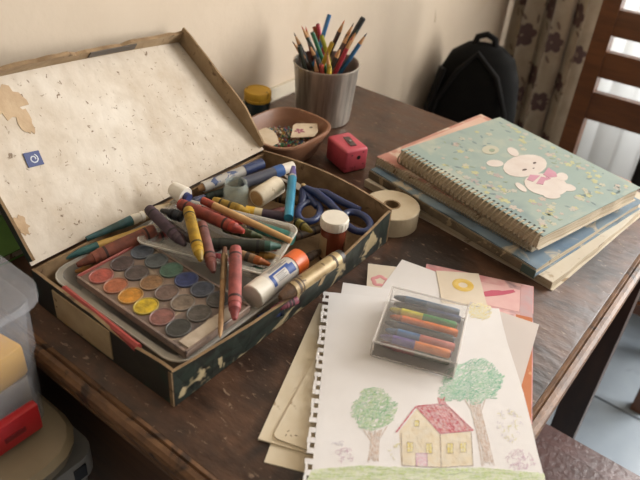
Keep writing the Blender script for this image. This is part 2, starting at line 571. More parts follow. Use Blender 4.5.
# top rim: torn, with a gap in the paper where the dark cover shows
hs = [RIM * 0.72 + rnd.uniform(-.0016, .0016) for i in range(26)]
for k in (12, 13, 14, 15, 16, 17):
    hs[k] -= 0.005
lidstrip([(LL, y) for y in ramp(lY0, lY1, 26)], hs, 0.0045, (-1, 0), 'rim')
te = MB()
for k in range(8):
    y0 = lY0 + 0.185 + 0.009 * k
    te.box((LL - 0.0052, y0, 0.0085), (0.0005, 0.0046, 0.0052))
lid_build(te, 'torn_edge', plain((88, 80, 72), 0.8), lid, label='torn strip baring the grey board')
# blue square sticker with a white swirl
sc = Vector((0.094, 0.312, 0.0))
stk = lid_build(MB().box((sc.x, sc.y, 0.0006), (0.0075, 0.0085, 0.0006), rz=0.12), 'sticker', plain((44, 58, 108), 0.5), lid, label='blue square sticker with a white swirl')
pth = []
for i in range(30):
    a = 0.6 + i / 29 * 2 * PI * 1.25
    r = 0.0048 - 0.0030 * i / 29
    pth.append((sc.x + r * math.cos(a), sc.y + r * math.sin(a), 0.0014))
lid_build(MB().tube(pth, 0.0006, 6, flat=0.4), 'swirl', plain((196, 200, 206), 0.6), stk)


def blob(cx, cy, rx, ry, n=18, jit=0.25, seed=1, rot=0.0):
    r = random.Random(seed)
    out = []
    for i in range(n):
        a = 2 * PI * i / n
        k = 1 + r.uniform(-jit, jit)
        x, y = rx * k * math.cos(a), ry * k * math.sin(a)
        out.append((cx + x * math.cos(rot) - y * math.sin(rot), cy + x * math.sin(rot) + y * math.cos(rot)))
    return out


M_patch = mat('peeled_liner', (182, 158, 128), (168, 142, 112), scale=40, rough=0.9, bump=0.3)
for (cx, cy, rx, ry, sd) in ((0.155, 0.315, 0.016, 0.022, 1), (0.135, 0.325, 0.018, 0.007, 2), (0.040, 0.268, 0.010, 0.006, 3)):
    lid_build(MB().prism(blob(cx, cy, rx, ry, 22, 0.3, sd), 0.0, 0.0005), 'peeled_patch', M_patch, lid)
# dark scuffs and scratches on the liner
sc_m = MB()
rs = random.Random(11)
for cl, cnt, sx, sy in (((0.022, 0.50), 10, 0.008, 0.015), ((0.085, 0.45), 16, 0.025, 0.04), ((0.10, 0.53), 16, 0.025, 0.015), ((0.035, 0.40), 8, 0.01, 0.03), ((0.12, 0.42), 10, 0.025, 0.05), ((0.08, 0.34), 8, 0.02, 0.03), ((0.02, 0.31), 8, 0.01, 0.02)):
    for k in range(cnt):
        a, y = cl[0] + rs.gauss(0, sx), cl[1] + rs.gauss(0, sy)
        if not (0.008 < a < LL - 0.012 and lY0 + 0.01 < y < lY1 - 0.012):
            continue
        ln, an = rs.uniform(0.0006, 0.0030), rs.uniform(-0.8, 1.2)
        dx, dy = ln * math.sin(an), ln * math.cos(an)
        w = rs.uniform(0.0002, 0.0005)
        sc_m.add([(a - dx, y - dy, 0.0004), (a + w, y, 0.0004), (a + dx, y + dy, 0.0004), (a - w, y, 0.0004)], [[0, 1, 2, 3]])
o = lid_build(sc_m, 'scuff_marks', plain((122, 106, 92), 0.9), lid)
o['kind'] = 'stuff'

# ---- clear inner tray aligned with the box
def open_tray(name, label, cat, cx, cy, hx, hy, z0, z1, rz, mtl, flare=0.006, rimw=0.004, th=0.0015, rnd_=0.016):
    t = thing(name, label, cat, (cx, cy, TZ + z0), rz)

    def rr(hx, hy, r, z, k=5):
        out = []
        for (sx, sy, a0) in ((1, 1, 0), (-1, 1, PI / 2), (-1, -1, PI), (1, -1, 1.5 * PI)):
            for i in range(k):
                a = a0 + PI / 2 * i / (k - 1)
                out.append(Vector((sx * (hx - r) + r * math.cos(a), sy * (hy - r) + r * math.sin(a), z)))
        return out
    h = z1 - z0
    rings = [rr(hx - flare, hy - flare, rnd_, 0), rr(hx, hy, rnd_, h - 0.001), rr(hx + rimw, hy + rimw, rnd_ + rimw, h - 0.0005),
             rr(hx + rimw, hy + rimw, rnd_ + rimw, h + 0.0012), rr(hx - th, hy - th, rnd_, h + 0.0012), rr(hx - flare - th, hy - flare - th, rnd_, th)]
    MB().loft(rings).build('tray', mtl, t)
    MB().tube(rr(hx + rimw, hy + rimw, rnd_ + rimw, h + 0.0004), 0.0011, 6, closed=True).build('tray_rim', clear('tray_rim_plastic', (222, 218, 208), 0.55, 0.15), t)
    return t


open_tray('plastic_tray', 'cloudy clear plastic tray lining the art box under the paint palette', 'tray', -0.4155, 0.350, 0.090, 0.080, 0.0045, 0.0342, 0.0, M_plas2)
open_tray('crayon_tray', 'clear plastic tray full of crayons behind the paint palette', 'tray', -0.420, 0.413, 0.070, 0.042, 0.0362, 0.0515, 0.36, M_plas, flare=0.006, rnd_=0.008)

# ---- watercolour palette, 18 pans
PXA, PXB, PYA, PYB, PZ = -0.4765, -0.3235, 0.2755, 0.3585, 0.045
pal = thing('paint_palette', 'used watercolour palette with eighteen round pans, red at one corner', 'palette', ((PXA + PXB) / 2, (PYA + PYB) / 2, TZ + PZ - 0.009), 0.0)
pcx, pcy = (PXA + PXB) / 2, (PYA + PYB) / 2
M_pal = mat('palette_plastic', (150, 128, 112), (112, 98, 92), scale=28, rough=0.45, speck=(196, 178, 152), sp_scale=50, sp_th=0.62, sp_soft=0.1,
            speck2=(70, 62, 62), sp2_scale=24, sp2_th=0.6, sp2_soft=0.1)
M_palred = mat('palette_red_stain', (170, 92, 84), (140, 76, 70), scale=40, rough=0.45)
hx, hy = (PXB - PXA) / 2, (PYB - PYA) / 2
MB().box((0, 0, 0.0035), (hx, hy, 0.0035), bev=0.002).build('palette_base', M_pal, pal)
for (c, h, mm) in (((0, -hy + 0.0012, 0.0075), (hx, 0.0012, 0.0018), M_pal), ((0, hy - 0.0012, 0.0075), (hx, 0.0012, 0.0018), M_pal),
                   ((-hx + 0.0012, 0, 0.0075), (0.0012, hy, 0.0018), M_palred), ((hx - 0.0012, 0, 0.0075), (0.0012, hy, 0.0018), M_pal)):
    MB().box(c, h, bev=0.0005, seg=1).build('palette_rim', mm, pal)
MB().box((hx - 0.0088, -0.004, 0.0075), (0.0068, hy - 0.010, 0.0009), bev=0.0004, seg=1).build('mixing_well', mat('mixing_well_white', (206, 194, 176), (170, 154, 136), scale=40, rough=0.5, speck=(96, 80, 72), sp_scale=60, sp_th=0.62), pal, label='pale stained mixing well')
pan_cols = [[(178, 84, 70), (178, 102, 68), (204, 138, 44), (214, 180, 40), (140, 92, 84), (58, 58, 54)],
            [(82, 66, 64), (88, 76, 72), (150, 112, 74), (114, 92, 82), (132, 116, 100), (88, 82, 76)],
            [(88, 98, 112), (92, 100, 104), (84, 120, 104), (58, 72, 124), (78, 84, 98), (80, 78, 76)]]
pr = 0.0106
for r in range(3):
    for c in range(6):
        x = -0.4597 + c * 0.0217 - 0.0008 * r - pcx
        y = 0.2927 + r * 0.0258 - pcy
        X = Matrix.Translation((x, y, 0)) @ Matrix.Diagonal((1.0, 1.13, 1.0, 1.0))
        cc = pan_cols[r][c]
        d2 = tuple(int(q * 0.72) for q in cc)
        pan = MB().lathe([(0.0066, pr), (0.0088, pr + 0.0004), (0.0092, pr - 0.0002), (0.0088, pr - 0.0010), (0.0074, pr - 0.0016)], 28,
                         M=X, cap1=True).build('paint_pan', mat('pan_rim_%d%d' % (r, c), tuple(min(255, int(q * 0.6 + 44)) for q in cc), rough=0.4), pal)
        MB().lathe([(0.0072, pr - 0.0010), (0.0086, pr - 0.0012), (0.0088, pr * 0.6), (0.0086, 0.002)], 24, M=X).build(
            'paint_cake', mat('paint_%d%d' % (r, c), cc, d2, scale=120, rough=0.55, bump=0.3, bscale=160), pan)


# ================================================================== RODS: crayons, pencils, brushes, markers
def closest(a0, a1, b0, b1):
    """parameters and gap vector of the closest points of two segments (sampled)"""
    best = None
    u, v, w = a1 - a0, b1 - b0, a0 - b0
    a, b, c, d, e = u.dot(u), u.dot(v), v.dot(v), u.dot(w), v.dot(w)
    den = a * c - b * b
    sN = 0.5 if den < 1e-12 else min(max((b * e - c * d) / den, 0), 1)
    tN = min(max((b * sN + e) / c, 0), 1)
    sN = min(max((b * tN - d) / a, 0), 1)
    return sN, tN, (a0 + u * sN) - (b0 + v * tN)


ROD_LIST = []


def rod(name, label, cat, A, B, segs, group=None, seg=16, rs=0.86):
    """A, B: world points. segs: (part name, material, [(x metres from A, radius)...])"""
    t = thing(name, label, cat, group=group, M=frame_x(A, B))
    k = (B - A).length / max(p[0] for s in segs for p in s[2])
    ROD_LIST.append([t, A.copy(), B.copy(), max(p[1] for s in segs for p in s[2]) * rs])
    for s in segs:
        MB().lathe([(p[0] * k, p[1] * rs) for p in s[2]], s[3] if len(s) > 3 else seg, 'X').build(s[0], s[1], t)
    return t


def crayon(A, B, col, label, wrap=None, r=0.0068, group='crayons loose in the art box', tip=0.011, endcol=None):
    """tip at B"""
    A, B = P(*A), P(*B)
    L = (B - A).length
    wc = grime(wrap or tuple(int(q * 0.9) for q in col))
    M1, M2 = wax(col), mat('wrap_%d_%d_%d' % wc, wc, tuple(int(q * 0.74) for q in wc), scale=80, rough=0.75, bump=0.1, speck=tuple(int(q * 0.5 + 16) for q in wc), sp_scale=120, sp_th=0.61, sp_soft=0.1)
    dk = plain(tuple(int(q * 0.35) for q in wc), 0.7)
    segs = [('wax_end', M1 if not endcol else wax(endcol), [(0, r * 0.9), (0.004, r * 0.94)]),
            ('wrapper', M2, [(0.0035, r), (L - tip - 0.006, r)]),
            ('band', dk, [(0.009, r + 0.0001), (0.0102, r + 0.0002), (0.0114, r + 0.0001)]),
            ('band', dk, [(L - tip - 0.0145, r + 0.0001), (L - tip - 0.013, r + 0.0002), (L - tip - 0.0118, r + 0.0001)]),
            ('wax_tip', M1, [(L - tip - 0.007, r * 0.93), (L - tip, r * 0.9), (L - tip + 0.0006, r * 0.78), (L - 0.001, r * 0.42), (L, r * 0.3)])]
    return rod('crayon', label, 'crayon', A, B, segs, group)


def pencil(A, B, col, label, r=0.0036, flat_end=False, group='pencils standing in the metal cup', lead=None, tipl=0.019):
    L = (B - A).length
    mb = mat('pencil_paint_%d_%d_%d' % col, col, tuple(int(q * 0.85) for q in col), scale=60, rough=0.4)
    if flat_end:
        segs = [('barrel', mb, [(0, r), (L - 0.001, r), (L, r * 0.9)], 8), ('end_cap', plain(tuple(int(q * 0.6) for q in col), 0.5), [(L - 0.0005, r * 0.88), (L + 0.0006, r * 0.86)], 8)]
    else:
        segs = [('barrel', mb, [(0, r), (L - tipl, r)], 8), ('wood_tip', M_wood, [(L - tipl, r * 0.98), (L - 0.006, r * 0.36)], 12),
                ('lead', plain(lead or col, 0.5), [(L - 0.0062, r * 0.36), (L, r * 0.08)], 8)]
    return rod('pencil', label, 'pencil', A, B, segs, group, rs=1.0)


z1, z2, z3 = 0.050, 0.056, 0.044
# ---- crayons and sticks in the tray behind the palette (tip pixel second)
crayon((188, 216, .064), (200.5, 267, .057), (216, 172, 22), 'bright yellow crayon pointing down at the blue paint pan', wrap=(210, 164, 24))
crayon((202.5, 228, .058), (214.5, 276, .053), (150, 78, 70), 'dusty mauve crayon right beside the bright yellow crayon', wrap=(152, 92, 88))
crayon((150, 215, .056), (186, 251, .054), (70, 48, 66), 'dark purple crayon lying left of the bright yellow crayon', wrap=(84, 60, 78), r=.0072)
crayon((180, 206, .060), (244, 234, .060), (206, 62, 46), 'long brick red crayon with bright red tip across the tray', wrap=(168, 66, 52), r=.0076)
crayon((193, 206, .054), (242, 221, .053), (196, 52, 44), 'short red crayon half hidden behind the long brick red crayon', wrap=(186, 70, 50), r=.006)
crayon((210, 241, .052), (281, 244, .053), (34, 92, 78), 'dark green crayon with teal tip below the long brick red crayon', wrap=(44, 52, 40), r=.0072)
crayon((236, 249, .066), (235, 320, .050), (196, 82, 84), 'pink red crayon lying upright over the palette corner', wrap=(190, 92, 88), r=.0072)
crayon((239, 252, .049), (271, 263, .047), (218, 112, 34), 'tan crayon with dark band and orange tip under tray rim', wrap=(182, 140, 96), r=.0058)
crayon((247, 249, .045), (281, 254, .045), (200, 146, 40), 'thin mustard yellow crayon below the dark green crayon', wrap=(186, 140, 48), r=.005)
crayon((262, 272, .040), (243, 266, .040), (26, 98, 72), 'short deep green crayon stub beside the glue stick', wrap=(34, 92, 72), r=.0065)
crayon((166, 221, .050), (193, 240, .047), (76, 56, 52), 'dark brown crayon between the purple and yellow crayons', wrap=(88, 68, 62), r=.0065)
crayon((181, 221, .052), (160, 214, .054), (34, 40, 48), 'short black crayon above the dark purple crayon', wrap=(40, 48, 60), r=.0068)
crayon((208, 247, .044), (236, 238, .044), (120, 66, 46), 'rust brown crayon under the mauve crayon', wrap=(112, 74, 52), r=.006)
crayon((224, 228, .045), (262, 237, .046), (92, 104, 58), 'olive crayon under the tan pencil', wrap=(104, 108, 66), r=.006)
crayon((214, 203, .047), (250, 214, .048), (214, 170, 40), 'yellow crayon seen through the back rim of the crayon tray', wrap=(206, 166, 52), r=.0068)
crayon((216, 259, .044), (236, 264, .042), (168, 44, 60), 'crimson crayon stub under the pink red crayon', wrap=(150, 54, 60), r=.006)
crayon((255, 246, .038), (277, 250, .038), (150, 60, 40), 'small rusty crayon low in the tray near the glue stick', wrap=(146, 74, 52), r=.005)
# ---- left corner, between lid and palette
crayon((156, 229, .049), (79, 264, .041), (150, 74, 52), 'big brown red crayon with pointed tip along the lid side', wrap=(150, 76, 56), r=.0082, tip=.017)
crayon((170, 228, .045), (140, 236, .046), (176, 56, 52), 'red crayon end between brown crayon and purple crayon', wrap=(172, 66, 58), r=.006)
crayon((108, 258, .039), (74, 267, .037), (202, 136, 52), 'orange yellow crayon tip beside the red paint pan', wrap=(198, 142, 64), r=.0048)
rod('paintbrush', 'long paintbrush with teal and yellow handle along the lid hinge', 'brush', P(46, 259, .043), P(166, 218, .046),
    [('handle_tip', mat('teal_paint', (62, 104, 100), (44, 84, 84), scale=60, rough=0.45), [(0, 0.0014), (0.02, 0.004), (0.062, 0.0052)]),
     ('handle', mat('yellow_varnish', (200, 164, 92), (184, 144, 74), scale=60, rough=0.4), [(0.062, 0.0053), (0.12, 0.0045), (0.155, 0.003)])])
rod('paintbrush', 'dark teal paintbrush with white ferrule lying against the lid hinge', 'brush', P(88, 241, .046), P(172, 206, .050),
    [('handle', mat('teal_paint_dark', (46, 92, 98), (34, 60, 56), scale=50, rough=0.45), [(0, 0.003), (0.03, 0.0045), (0.062, 0.0065)]),
     ('ferrule', M_white, [(0.062, 0.0066), (0.069, 0.0066), (0.0692, 0.0060), (0.074, 0.006), (0.0742, 0.0066), (0.079, 0.0066)]),
     ('bristles', mat('pale_bristles', (196, 180, 150), (170, 150, 120), scale=80, rough=0.8), [(0.079, 0.006), (0.10, 0.0055), (0.12, 0.002)])])
rod('pencil', 'red pencil tucked between palette tray and front wall of the box', 'pencil', P(64, 289, .039), P(138, 348, .039),
    [('barrel', mat('worn_red_paint', (156, 62, 56), (128, 48, 44), scale=40, rough=0.5), [(0, 0.0046), (0.124, 0.0046)], 8),
     ('end_cap', mat('dull_red_end', (140, 56, 50), rough=0.6), [(0.124, 0.005), (0.127, 0.005)], 8)])
# tan pencil across the tray
rod('pencil', 'long tan wooden pencil with red end across the crayon tray', 'pencil', P(200, 206, .063), P(289, 247, .050),
    [('end_cap', wax((200, 74, 52)), [(0, 0.005), (0.014, 0.0052)]),
     ('barrel', mat('tan_wood', (196, 158, 108), (174, 134, 86), scale=50, rough=0.5), [(0.014, 0.0051), (0.07, 0.0046), (0.108, 0.0036)], 10)])
# small brush across the palette
rod('paintbrush', 'small brush with metal ferrule resting on the palette edge', 'brush', P(224, 247, .060), P(219, 337, .0490),
    [('handle', mat('brown_varnish', (96, 62, 44), rough=0.4), [(0, 0.0024), (0.012, 0.0036)]),
     ('ferrule', mat('aged_brass', (150, 128, 96), (120, 98, 72), scale=60, rough=0.4, metal=0.6), [(0.010, 0.0042), (0.042, 0.0038)]),
     ('bristles', mat('brown_bristles', (158, 124, 86), (132, 98, 64), scale=90, rough=0.8), [(0.042, 0.0034), (0.060, 0.0026), (0.085, 0.0030), (0.098, 0.0024), (0.104, 0.0006)])])

# ---- right strip of the box
A, B = P(251, 296, .047), P(299, 258, .047)
gl = (B - A).length
gs = rod('glue_stick', 'white glue stick with orange cap lying by the box wall', 'glue stick', A, B,
         [('base_cap', M_white, [(0, 0.0135), (0.0008, 0.0146), (0.019, 0.0146), (0.0195, 0.0138)], 28),
          ('label_sleeve', mat('glue_label', (206, 202, 196), (192, 186, 178), scale=40, rough=0.5), [(0.0194, 0.0138), (gl - 0.0175, 0.0138)], 28),
          ('cap', mat('orange_plastic', (206, 96, 36), (190, 84, 30), scale=40, rough=0.4), [(gl - 0.0176, 0.0146), (gl - 0.0006, 0.0144), (gl, 0.0138)], 28)])
sl = [c for c in gs.children if c.name.startswith('label_sleeve')][0]


def band_arc(x0, x1, a0, a1, r, parent, name, mt):
    r *= 0.86
    k = 8
    vs, fs = [], []
    for i in range(k + 1):
        a = a0 + (a1 - a0) * i / k
        vs += [(x0, r * math.cos(a), r * math.sin(a)), (x1, r * math.cos(a), r * math.sin(a))]
    for i in range(k):
        fs.append([2 * i, 2 * i + 1, 2 * i + 3, 2 * i + 2])
    return MB().add(vs, fs, 0, True).build(name, mt, parent)


M_blue = plain((44, 74, 140), 0.5)
M_ink = plain((86, 86, 92), 0.6)
# angles: local y is left of the axis, z up; the camera looks at it from the right side and above
band_arc(0.022, gl - 0.026, 1.72, 1.92, 0.01395, sl, 'blue_stripe', M_blue)
band_arc(gl - 0.032, gl - 0.021, 1.92, 2.7, 0.01395, sl, 'blue_panel', M_blue)
band_arc(0.0215, 0.026, 1.92, 2.8, 0.01395, sl, 'blue_panel', M_blue)
for q in range(5):
    band_arc(0.029, gl - 0.034 - 0.003 * (q % 2), 2.05 + 0.13 * q, 2.10 + 0.13 * q, 0.01392, sl, 'small_print', M_ink)
for q in range(3):
    band_arc(0.026, gl - 0.024 - 0.006 * (q % 2), 1.25 + 0.13 * q, 1.31 + 0.13 * q, 0.01392, sl, 'small_print', M_ink)
A, B = P(279, 304, .043), P(339, 262, .043)
L = (B - A).length
rod('crayon', 'thick brown crayon in gold printed wrapper along the box wall', 'crayon', A, B,
    [('wax_tip', wax((120, 84, 56)), [(0, 0.003), (0.004, 0.0055), (0.016, 0.0085)]),
     ('wrapper', mat('gold_wrapper', (172, 152, 112), (138, 116, 80), scale=60, rough=0.4, metal=0.25, speck=(84, 66, 44), sp_scale=110, sp_th=0.6), [(0.016, 0.0092), (L - 0.006, 0.0092)]),
     ('band', plain((70, 54, 38), 0.6), [(0.021, 0.0093), (0.0225, 0.0094), (0.024, 0.0093)]),
     ('band', plain((70, 54, 38), 0.6), [(0.026, 0.0093), (0.0268, 0.0094), (0.0276, 0.0093)]),
     ('band', plain((70, 54, 38), 0.6), [(L - 0.016, 0.0093), (L - 0.0145, 0.0094), (L - 0.013, 0.0093)]),
     ('end_cap', plain((52, 46, 42), 0.5), [(L - 0.006, 0.0088), (L, 0.0084)])], group='crayons loose in the art box')
crayon((282, 304, .038), (259, 310, .039), (48, 70, 140), 'blue crayon tip under the glue stick', wrap=(50, 72, 132), r=.006)
crayon((296, 300, .036), (270, 310, .038), (176, 84, 110), 'pink crayon tip beside the blue one under the glue stick', wrap=(160, 84, 104), r=.0055)

# ---- back corner
rod('marker', 'white marker pen with blue print and tan tip along the hinge', 'marker', P(198, 191, .046), P(262, 165, .050),
    [('nib', mat('tan_felt', (150, 116, 80), rough=0.9), [(0, 0.003), (0.008, 0.0055)]),
     ('barrel', mat('printed_white', (188, 182, 172), (160, 156, 150), scale=30, rough=0.45, speck=(66, 80, 116), sp_scale=70, sp_th=0.6), [(0.008, 0.0075), (0.078, 0.0075)]),
     ('cap', plain((44, 56, 92), 0.4), [(0.078, 0.008), (0.112, 0.008)])])
rod('marker', 'dark navy marker pen with white end in the back corner', 'marker', P(241, 184, .050), P(293, 166, .052),
    [('barrel', mat('navy_barrel', (58, 62, 78), (74, 76, 88), scale=30, rough=0.4), [(0, 0.0085), (0.052, 0.0085)]),
     ('blue_band', plain((44, 84, 142), 0.4), [(0.052, 0.0087), (0.066, 0.0087)]),
     ('end_cap', M_white, [(0.066, 0.008), (0.084, 0.0072)])])
rod('marker', 'turquoise metallic pen with purple tip leaning beside the scissors', 'marker', P(287, 223, .044), P(292, 172, .054),
    [('barrel', mat('turquoise_metal', (58, 140, 168), (46, 116, 146), scale=30, rough=0.3, metal=0.3), [(0, 0.0062), (0.07, 0.0062)]),
     ('silver_band', M_steel, [(0.07, 0.0064), (0.073, 0.0064)]),
     ('tip', plain((88, 78, 128), 0.4), [(0.073, 0.0058), (0.092, 0.003)])])
rod('marker', 'teal marker pen with blue cap beneath the crayon tray rim', 'marker', P(250, 223, .042), P(293, 238, .044),
    [('cap', plain((52, 70, 110), 0.4), [(0, 0.0085), (0.012, 0.0085)]),
     ('barrel', mat('teal_barrel', (64, 142, 140), (58, 122, 112), scale=30, rough=0.4), [(0.012, 0.0082), (0.062, 0.0082)])])
rod('marker', 'cream marker pen with yellow cap and dark purple end near scissors', 'marker', P(246, 209, .046), P(287, 216, .044),
    [('cap', plain((206, 164, 52), 0.45), [(0, 0.007), (0.014, 0.007)]),
     ('barrel', plain((200, 186, 150), 0.5), [(0.014, 0.0068), (0.026, 0.0068)]),
     ('end', plain((62, 46, 62), 0.5), [(0.026, 0.0066), (0.064, 0.0066)])])
rod('chalk_stick', 'stubby off white chalk cylinder beside the clear jar', 'chalk', P(257, 198, .050), P(279, 184, .052),
    [('chalk', mat('off_white_chalk', (216, 206, 186), (198, 184, 160), scale=50, rough=0.8, speck=(150, 126, 96), sp_scale=80, sp_th=0.64), [(0, 0.0125), (0.001, 0.0132), (0.042, 0.0132), (0.043, 0.0125)], 24),
     ('end_face', mat('tan_end', (178, 150, 112), (156, 126, 90), scale=90, rough=0.9), [(-0.0006, 0.0105), (0.0004, 0.0112)], 24)])
rod('bottle_cap', 'white tapered bottle cap lying against the lid hinge', 'cap', P(186, 200, .058), P(173, 192, .060),
    [('cap', M_white, [(0, 0.0115), (0.002, 0.012), (0.020, 0.0098), (0.0225, 0.0085)], 24),
     ('neck', plain((44, 54, 104), 0.45), [(-0.006, 0.006), (0.001, 0.006)])])
crayon((297, 222, .040), (312, 232, .040), (176, 160, 48), 'yellow green crayon stub in front of the scissors', wrap=(170, 150, 56), r=.006)
crayon((196, 197, .042), (228, 208, .040), (120, 40, 48), 'maroon crayon beneath the clear jar', wrap=(104, 44, 46), r=.006)
crayon((250, 218, .036), (288, 205, .036), (120, 48, 44), 'dark red crayon under the chalk cylinder', wrap=(112, 50, 46), r=.006)
crayon((206, 197, .038), (242, 187, .038), (36, 62, 52), 'dark green crayon behind the clear jar', wrap=(40, 60, 50), r=.006)
crayon((186, 206, .046), (205, 197, .046), (46, 54, 100), 'navy crayon next to the white bottle cap', wrap=(44, 52, 92), r=.005)
crayon((292, 238, .022), (330, 225, .022), (110, 82, 56), 'brown crayon on the bottom of the box under the scissors', wrap=(104, 80, 56), r=.006)
crayon((300, 262, .018), (322, 250, .018), (92, 70, 50), 'dull brown crayon on the box bottom beside the bottle', wrap=(92, 72, 54), r=.006)
crayon((270, 196, .030), (300, 204, .030), (150, 120, 60), 'ochre crayon beneath the turquoise pen', wrap=(140, 112, 60), r=.006)
# settle the loose sticks: nudge those that run into each other apart, mostly upwards
for it in range(80):
    for i in range(len(ROD_LIST)):
        for k in range(i):
            a_, b_ = ROD_LIST[i], ROD_LIST[k]
            q0, q1, g = closest(a_[1], a_[2], b_[1], b_[2])
            need = a_[3] + b_[3]
            if g.length < need:
                n_ = g.normalized() if g.length > 1e-5 else Vector((0, 0, 1))
                n_ = (n_ + Vector((0, 0, 1.2 if (a_[1].z + a_[2].z) > (b_[1].z + b_[2].z) else -1.2))).normalized()
                mv = n_ * (need - g.length) * 0.3
                for r_, sg in ((a_, 1), (b_, -1)):
                    m_ = mv * sg
                    if m_.z < 0 and min(r_[1].z, r_[2].z) - r_[3] < TZ + 0.012:
                        m_.z = 0
                    r_[1] += m_
                    r_[2] += m_
for t, A, B, r_ in ROD_LIST:
    t.matrix_basis = Matrix.Translation(A - t.matrix_basis.translation) @ t.matrix_basis
# clear jar
c = P(236, 204, .030)
jar = thing('glass_jar', 'small empty clear jar lying among markers near the hinge', 'jar', c)
MB().lathe([(0, 0.013), (0.002, 0.0148), (0.022, 0.0148), (0.024, 0.013), (0.030, 0.013), (0.030, 0.0118), (0.024, 0.0118), (0.021, 0.0135), (0.003, 0.0135), (0.002, 0.012)], 28).build('jar_body', clear('jar_glass', (196, 206, 200), 0.36, 0.08), jar)
# brown bottle with white cap
c = P(335, 217, .060)
bt = thing('paint_bottle', 'small brown bottle with ribbed white cap standing in the box', 'bottle', (c.x, c.y, TZ + 0.004))
MB().lathe([(0, 0.0130), (0.0015, 0.0143), (0.039, 0.0143), (0.043, 0.0128), (0.0455, 0.0122)], 28).build('bottle_body', mat('amber_bottle', (112, 56, 38), (92, 42, 28), scale=30, rough=0.2, coat=0.3), bt)
cap = MB().lathe([(0.0445, 0.0151), (0.046, 0.0156), (0.0542, 0.0156), (0.0560, 0.0146), (0.0562, 0.0)], 32).build('bottle_cap', M_white, bt)
for k in range(40):
    a = 2 * PI * k / 40
    MB().box((0.0156 * math.cos(a), 0.0156 * math.sin(a), 0.0500), (0.0004, 0.0006, 0.0038), rz=a).build('cap_rib', M_white, cap) if k % 2 == 0 else None
k = 10
vs, fs = [], []
for i in range(k + 1):
    a = math.radians(-105) + math.radians(75) * i / k - 0.9
    vs += [(0.0145 * math.cos(a), 0.0145 * math.sin(a), 0.006), (0.0145 * math.cos(a), 0.0145 * math.sin(a), 0.035)]
for i in range(k):
    fs.append([2 * i, 2 * i + 2, 2 * i + 3, 2 * i + 1])
MB().add(vs, fs, 0, True).build('bottle_label', M_label, bt)
# scissors
M_scb = mat('blue_scissor_plastic', (36, 50, 92), (28, 40, 76), scale=30, rough=0.38)
zc = 0.040
pv = P(303, 190, zc)
scs = thing('scissors', 'pair of scissors with blue plastic handles behind the brown bottle', 'scissors', pv)


def ring_px(cx, cy, rx, ry, rot, z, n=26):
    out = []
    for i in range(n):
        a = 2 * PI * i / n
        x, y = rx * math.cos(a), ry * math.sin(a)
        out.append(P(cx + x * math.cos(rot) - y * math.sin(rot), cy + x * math.sin(rot) + y * math.cos(rot), z))
    return out


h1 = MB().tube(ring_px(309, 212, 11.5, 9.5, -0.4, zc - 0.004), 0.0042, 10, closed=True)
h1.tube([pv + Vector((0, 0, .001)), P(303, 198, zc - .002), P(301, 206, zc - .004)], [0.0045, 0.0055, 0.0036], 10)
h1.tube([P(305, 194, zc), P(312, 201, zc - .003), P(317, 207, zc - .004)], [0.004, 0.0045, 0.0036], 10)
h1.build('handle', M_scb, scs, world=True)
h2 = MB().tube(ring_px(357, 222, 14.5, 8.5, 0.45, zc - 0.001), 0.0044, 10, closed=True)
h2.tube([pv + Vector((0, 0, .004)), P(316, 193, zc + .003), P(328, 202, zc + .002), P(344, 217, zc)], [0.004, 0.0055, 0.005, 0.0038], 10)
h2.tube([P(310, 190, zc + .003), P(326, 193, zc + .003), P(342, 202, zc + .002), P(360, 210, zc)], [0.0035, 0.0048, 0.0048, 0.0038], 10)
h2.build('handle', M_scb, scs, world=True)
bl = MB()
for off, tipx in ((0.0, (268, 172)), (0.0015, (276, 168))):
    tp = P(tipx[0], tipx[1], zc - 0.004 + off)
    sd = (tp - pv).cross(Vector((0, 0, 1))).normalized() * 0.005
    q = MB()
    zz = Vector((0, 0, 0.0006))
    vs = [pv - sd, pv + sd, tp, pv - sd + zz, pv + sd + zz, tp + zz]
    q.add(vs, [[2, 1, 0], [3, 4, 5], [0, 1, 4, 3], [1, 2, 5, 4], [2, 0, 3, 5]])
    q.build('blade', M_steel, scs, world=True)
MB().lathe([(0, 0.003), (0.0075, 0.003), (0.0085, 0.002)], 16, M=Matrix.Translation(pv)).build('pivot_screw', mat('worn_brass', (164, 140, 100), rough=0.4, metal=0.6), scs, world=True)

# ================================================================== ITEMS BEHIND THE BOX
# roll of masking tape
c = P(378, 221, .010)
tp = thing('tape_roll', 'roll of beige masking tape lying beside the box corner', 'tape', (-0.338, 0.6275, TZ))
R0, R1, hh = 0.0345, 0.0105, 0.026
MB().lathe([(0.0005, R0 - .0005), (0.001, R0), (hh - .001, R0), (hh, R0 - .0008), (hh, R1), (0.0005, R1)], 40, close=True, smooth=False).build('tape', mat('masking_tape', (198, 184, 158), (184, 166, 138), scale=30, rough=0.6), tp)
MB().lathe([(0.0008, R1), (hh + .0004, R1), (hh + .0004, R1 - .0022), (0.0008, R1 - .0022)], 32, close=True, smooth=False).build('core', M_card, tp)

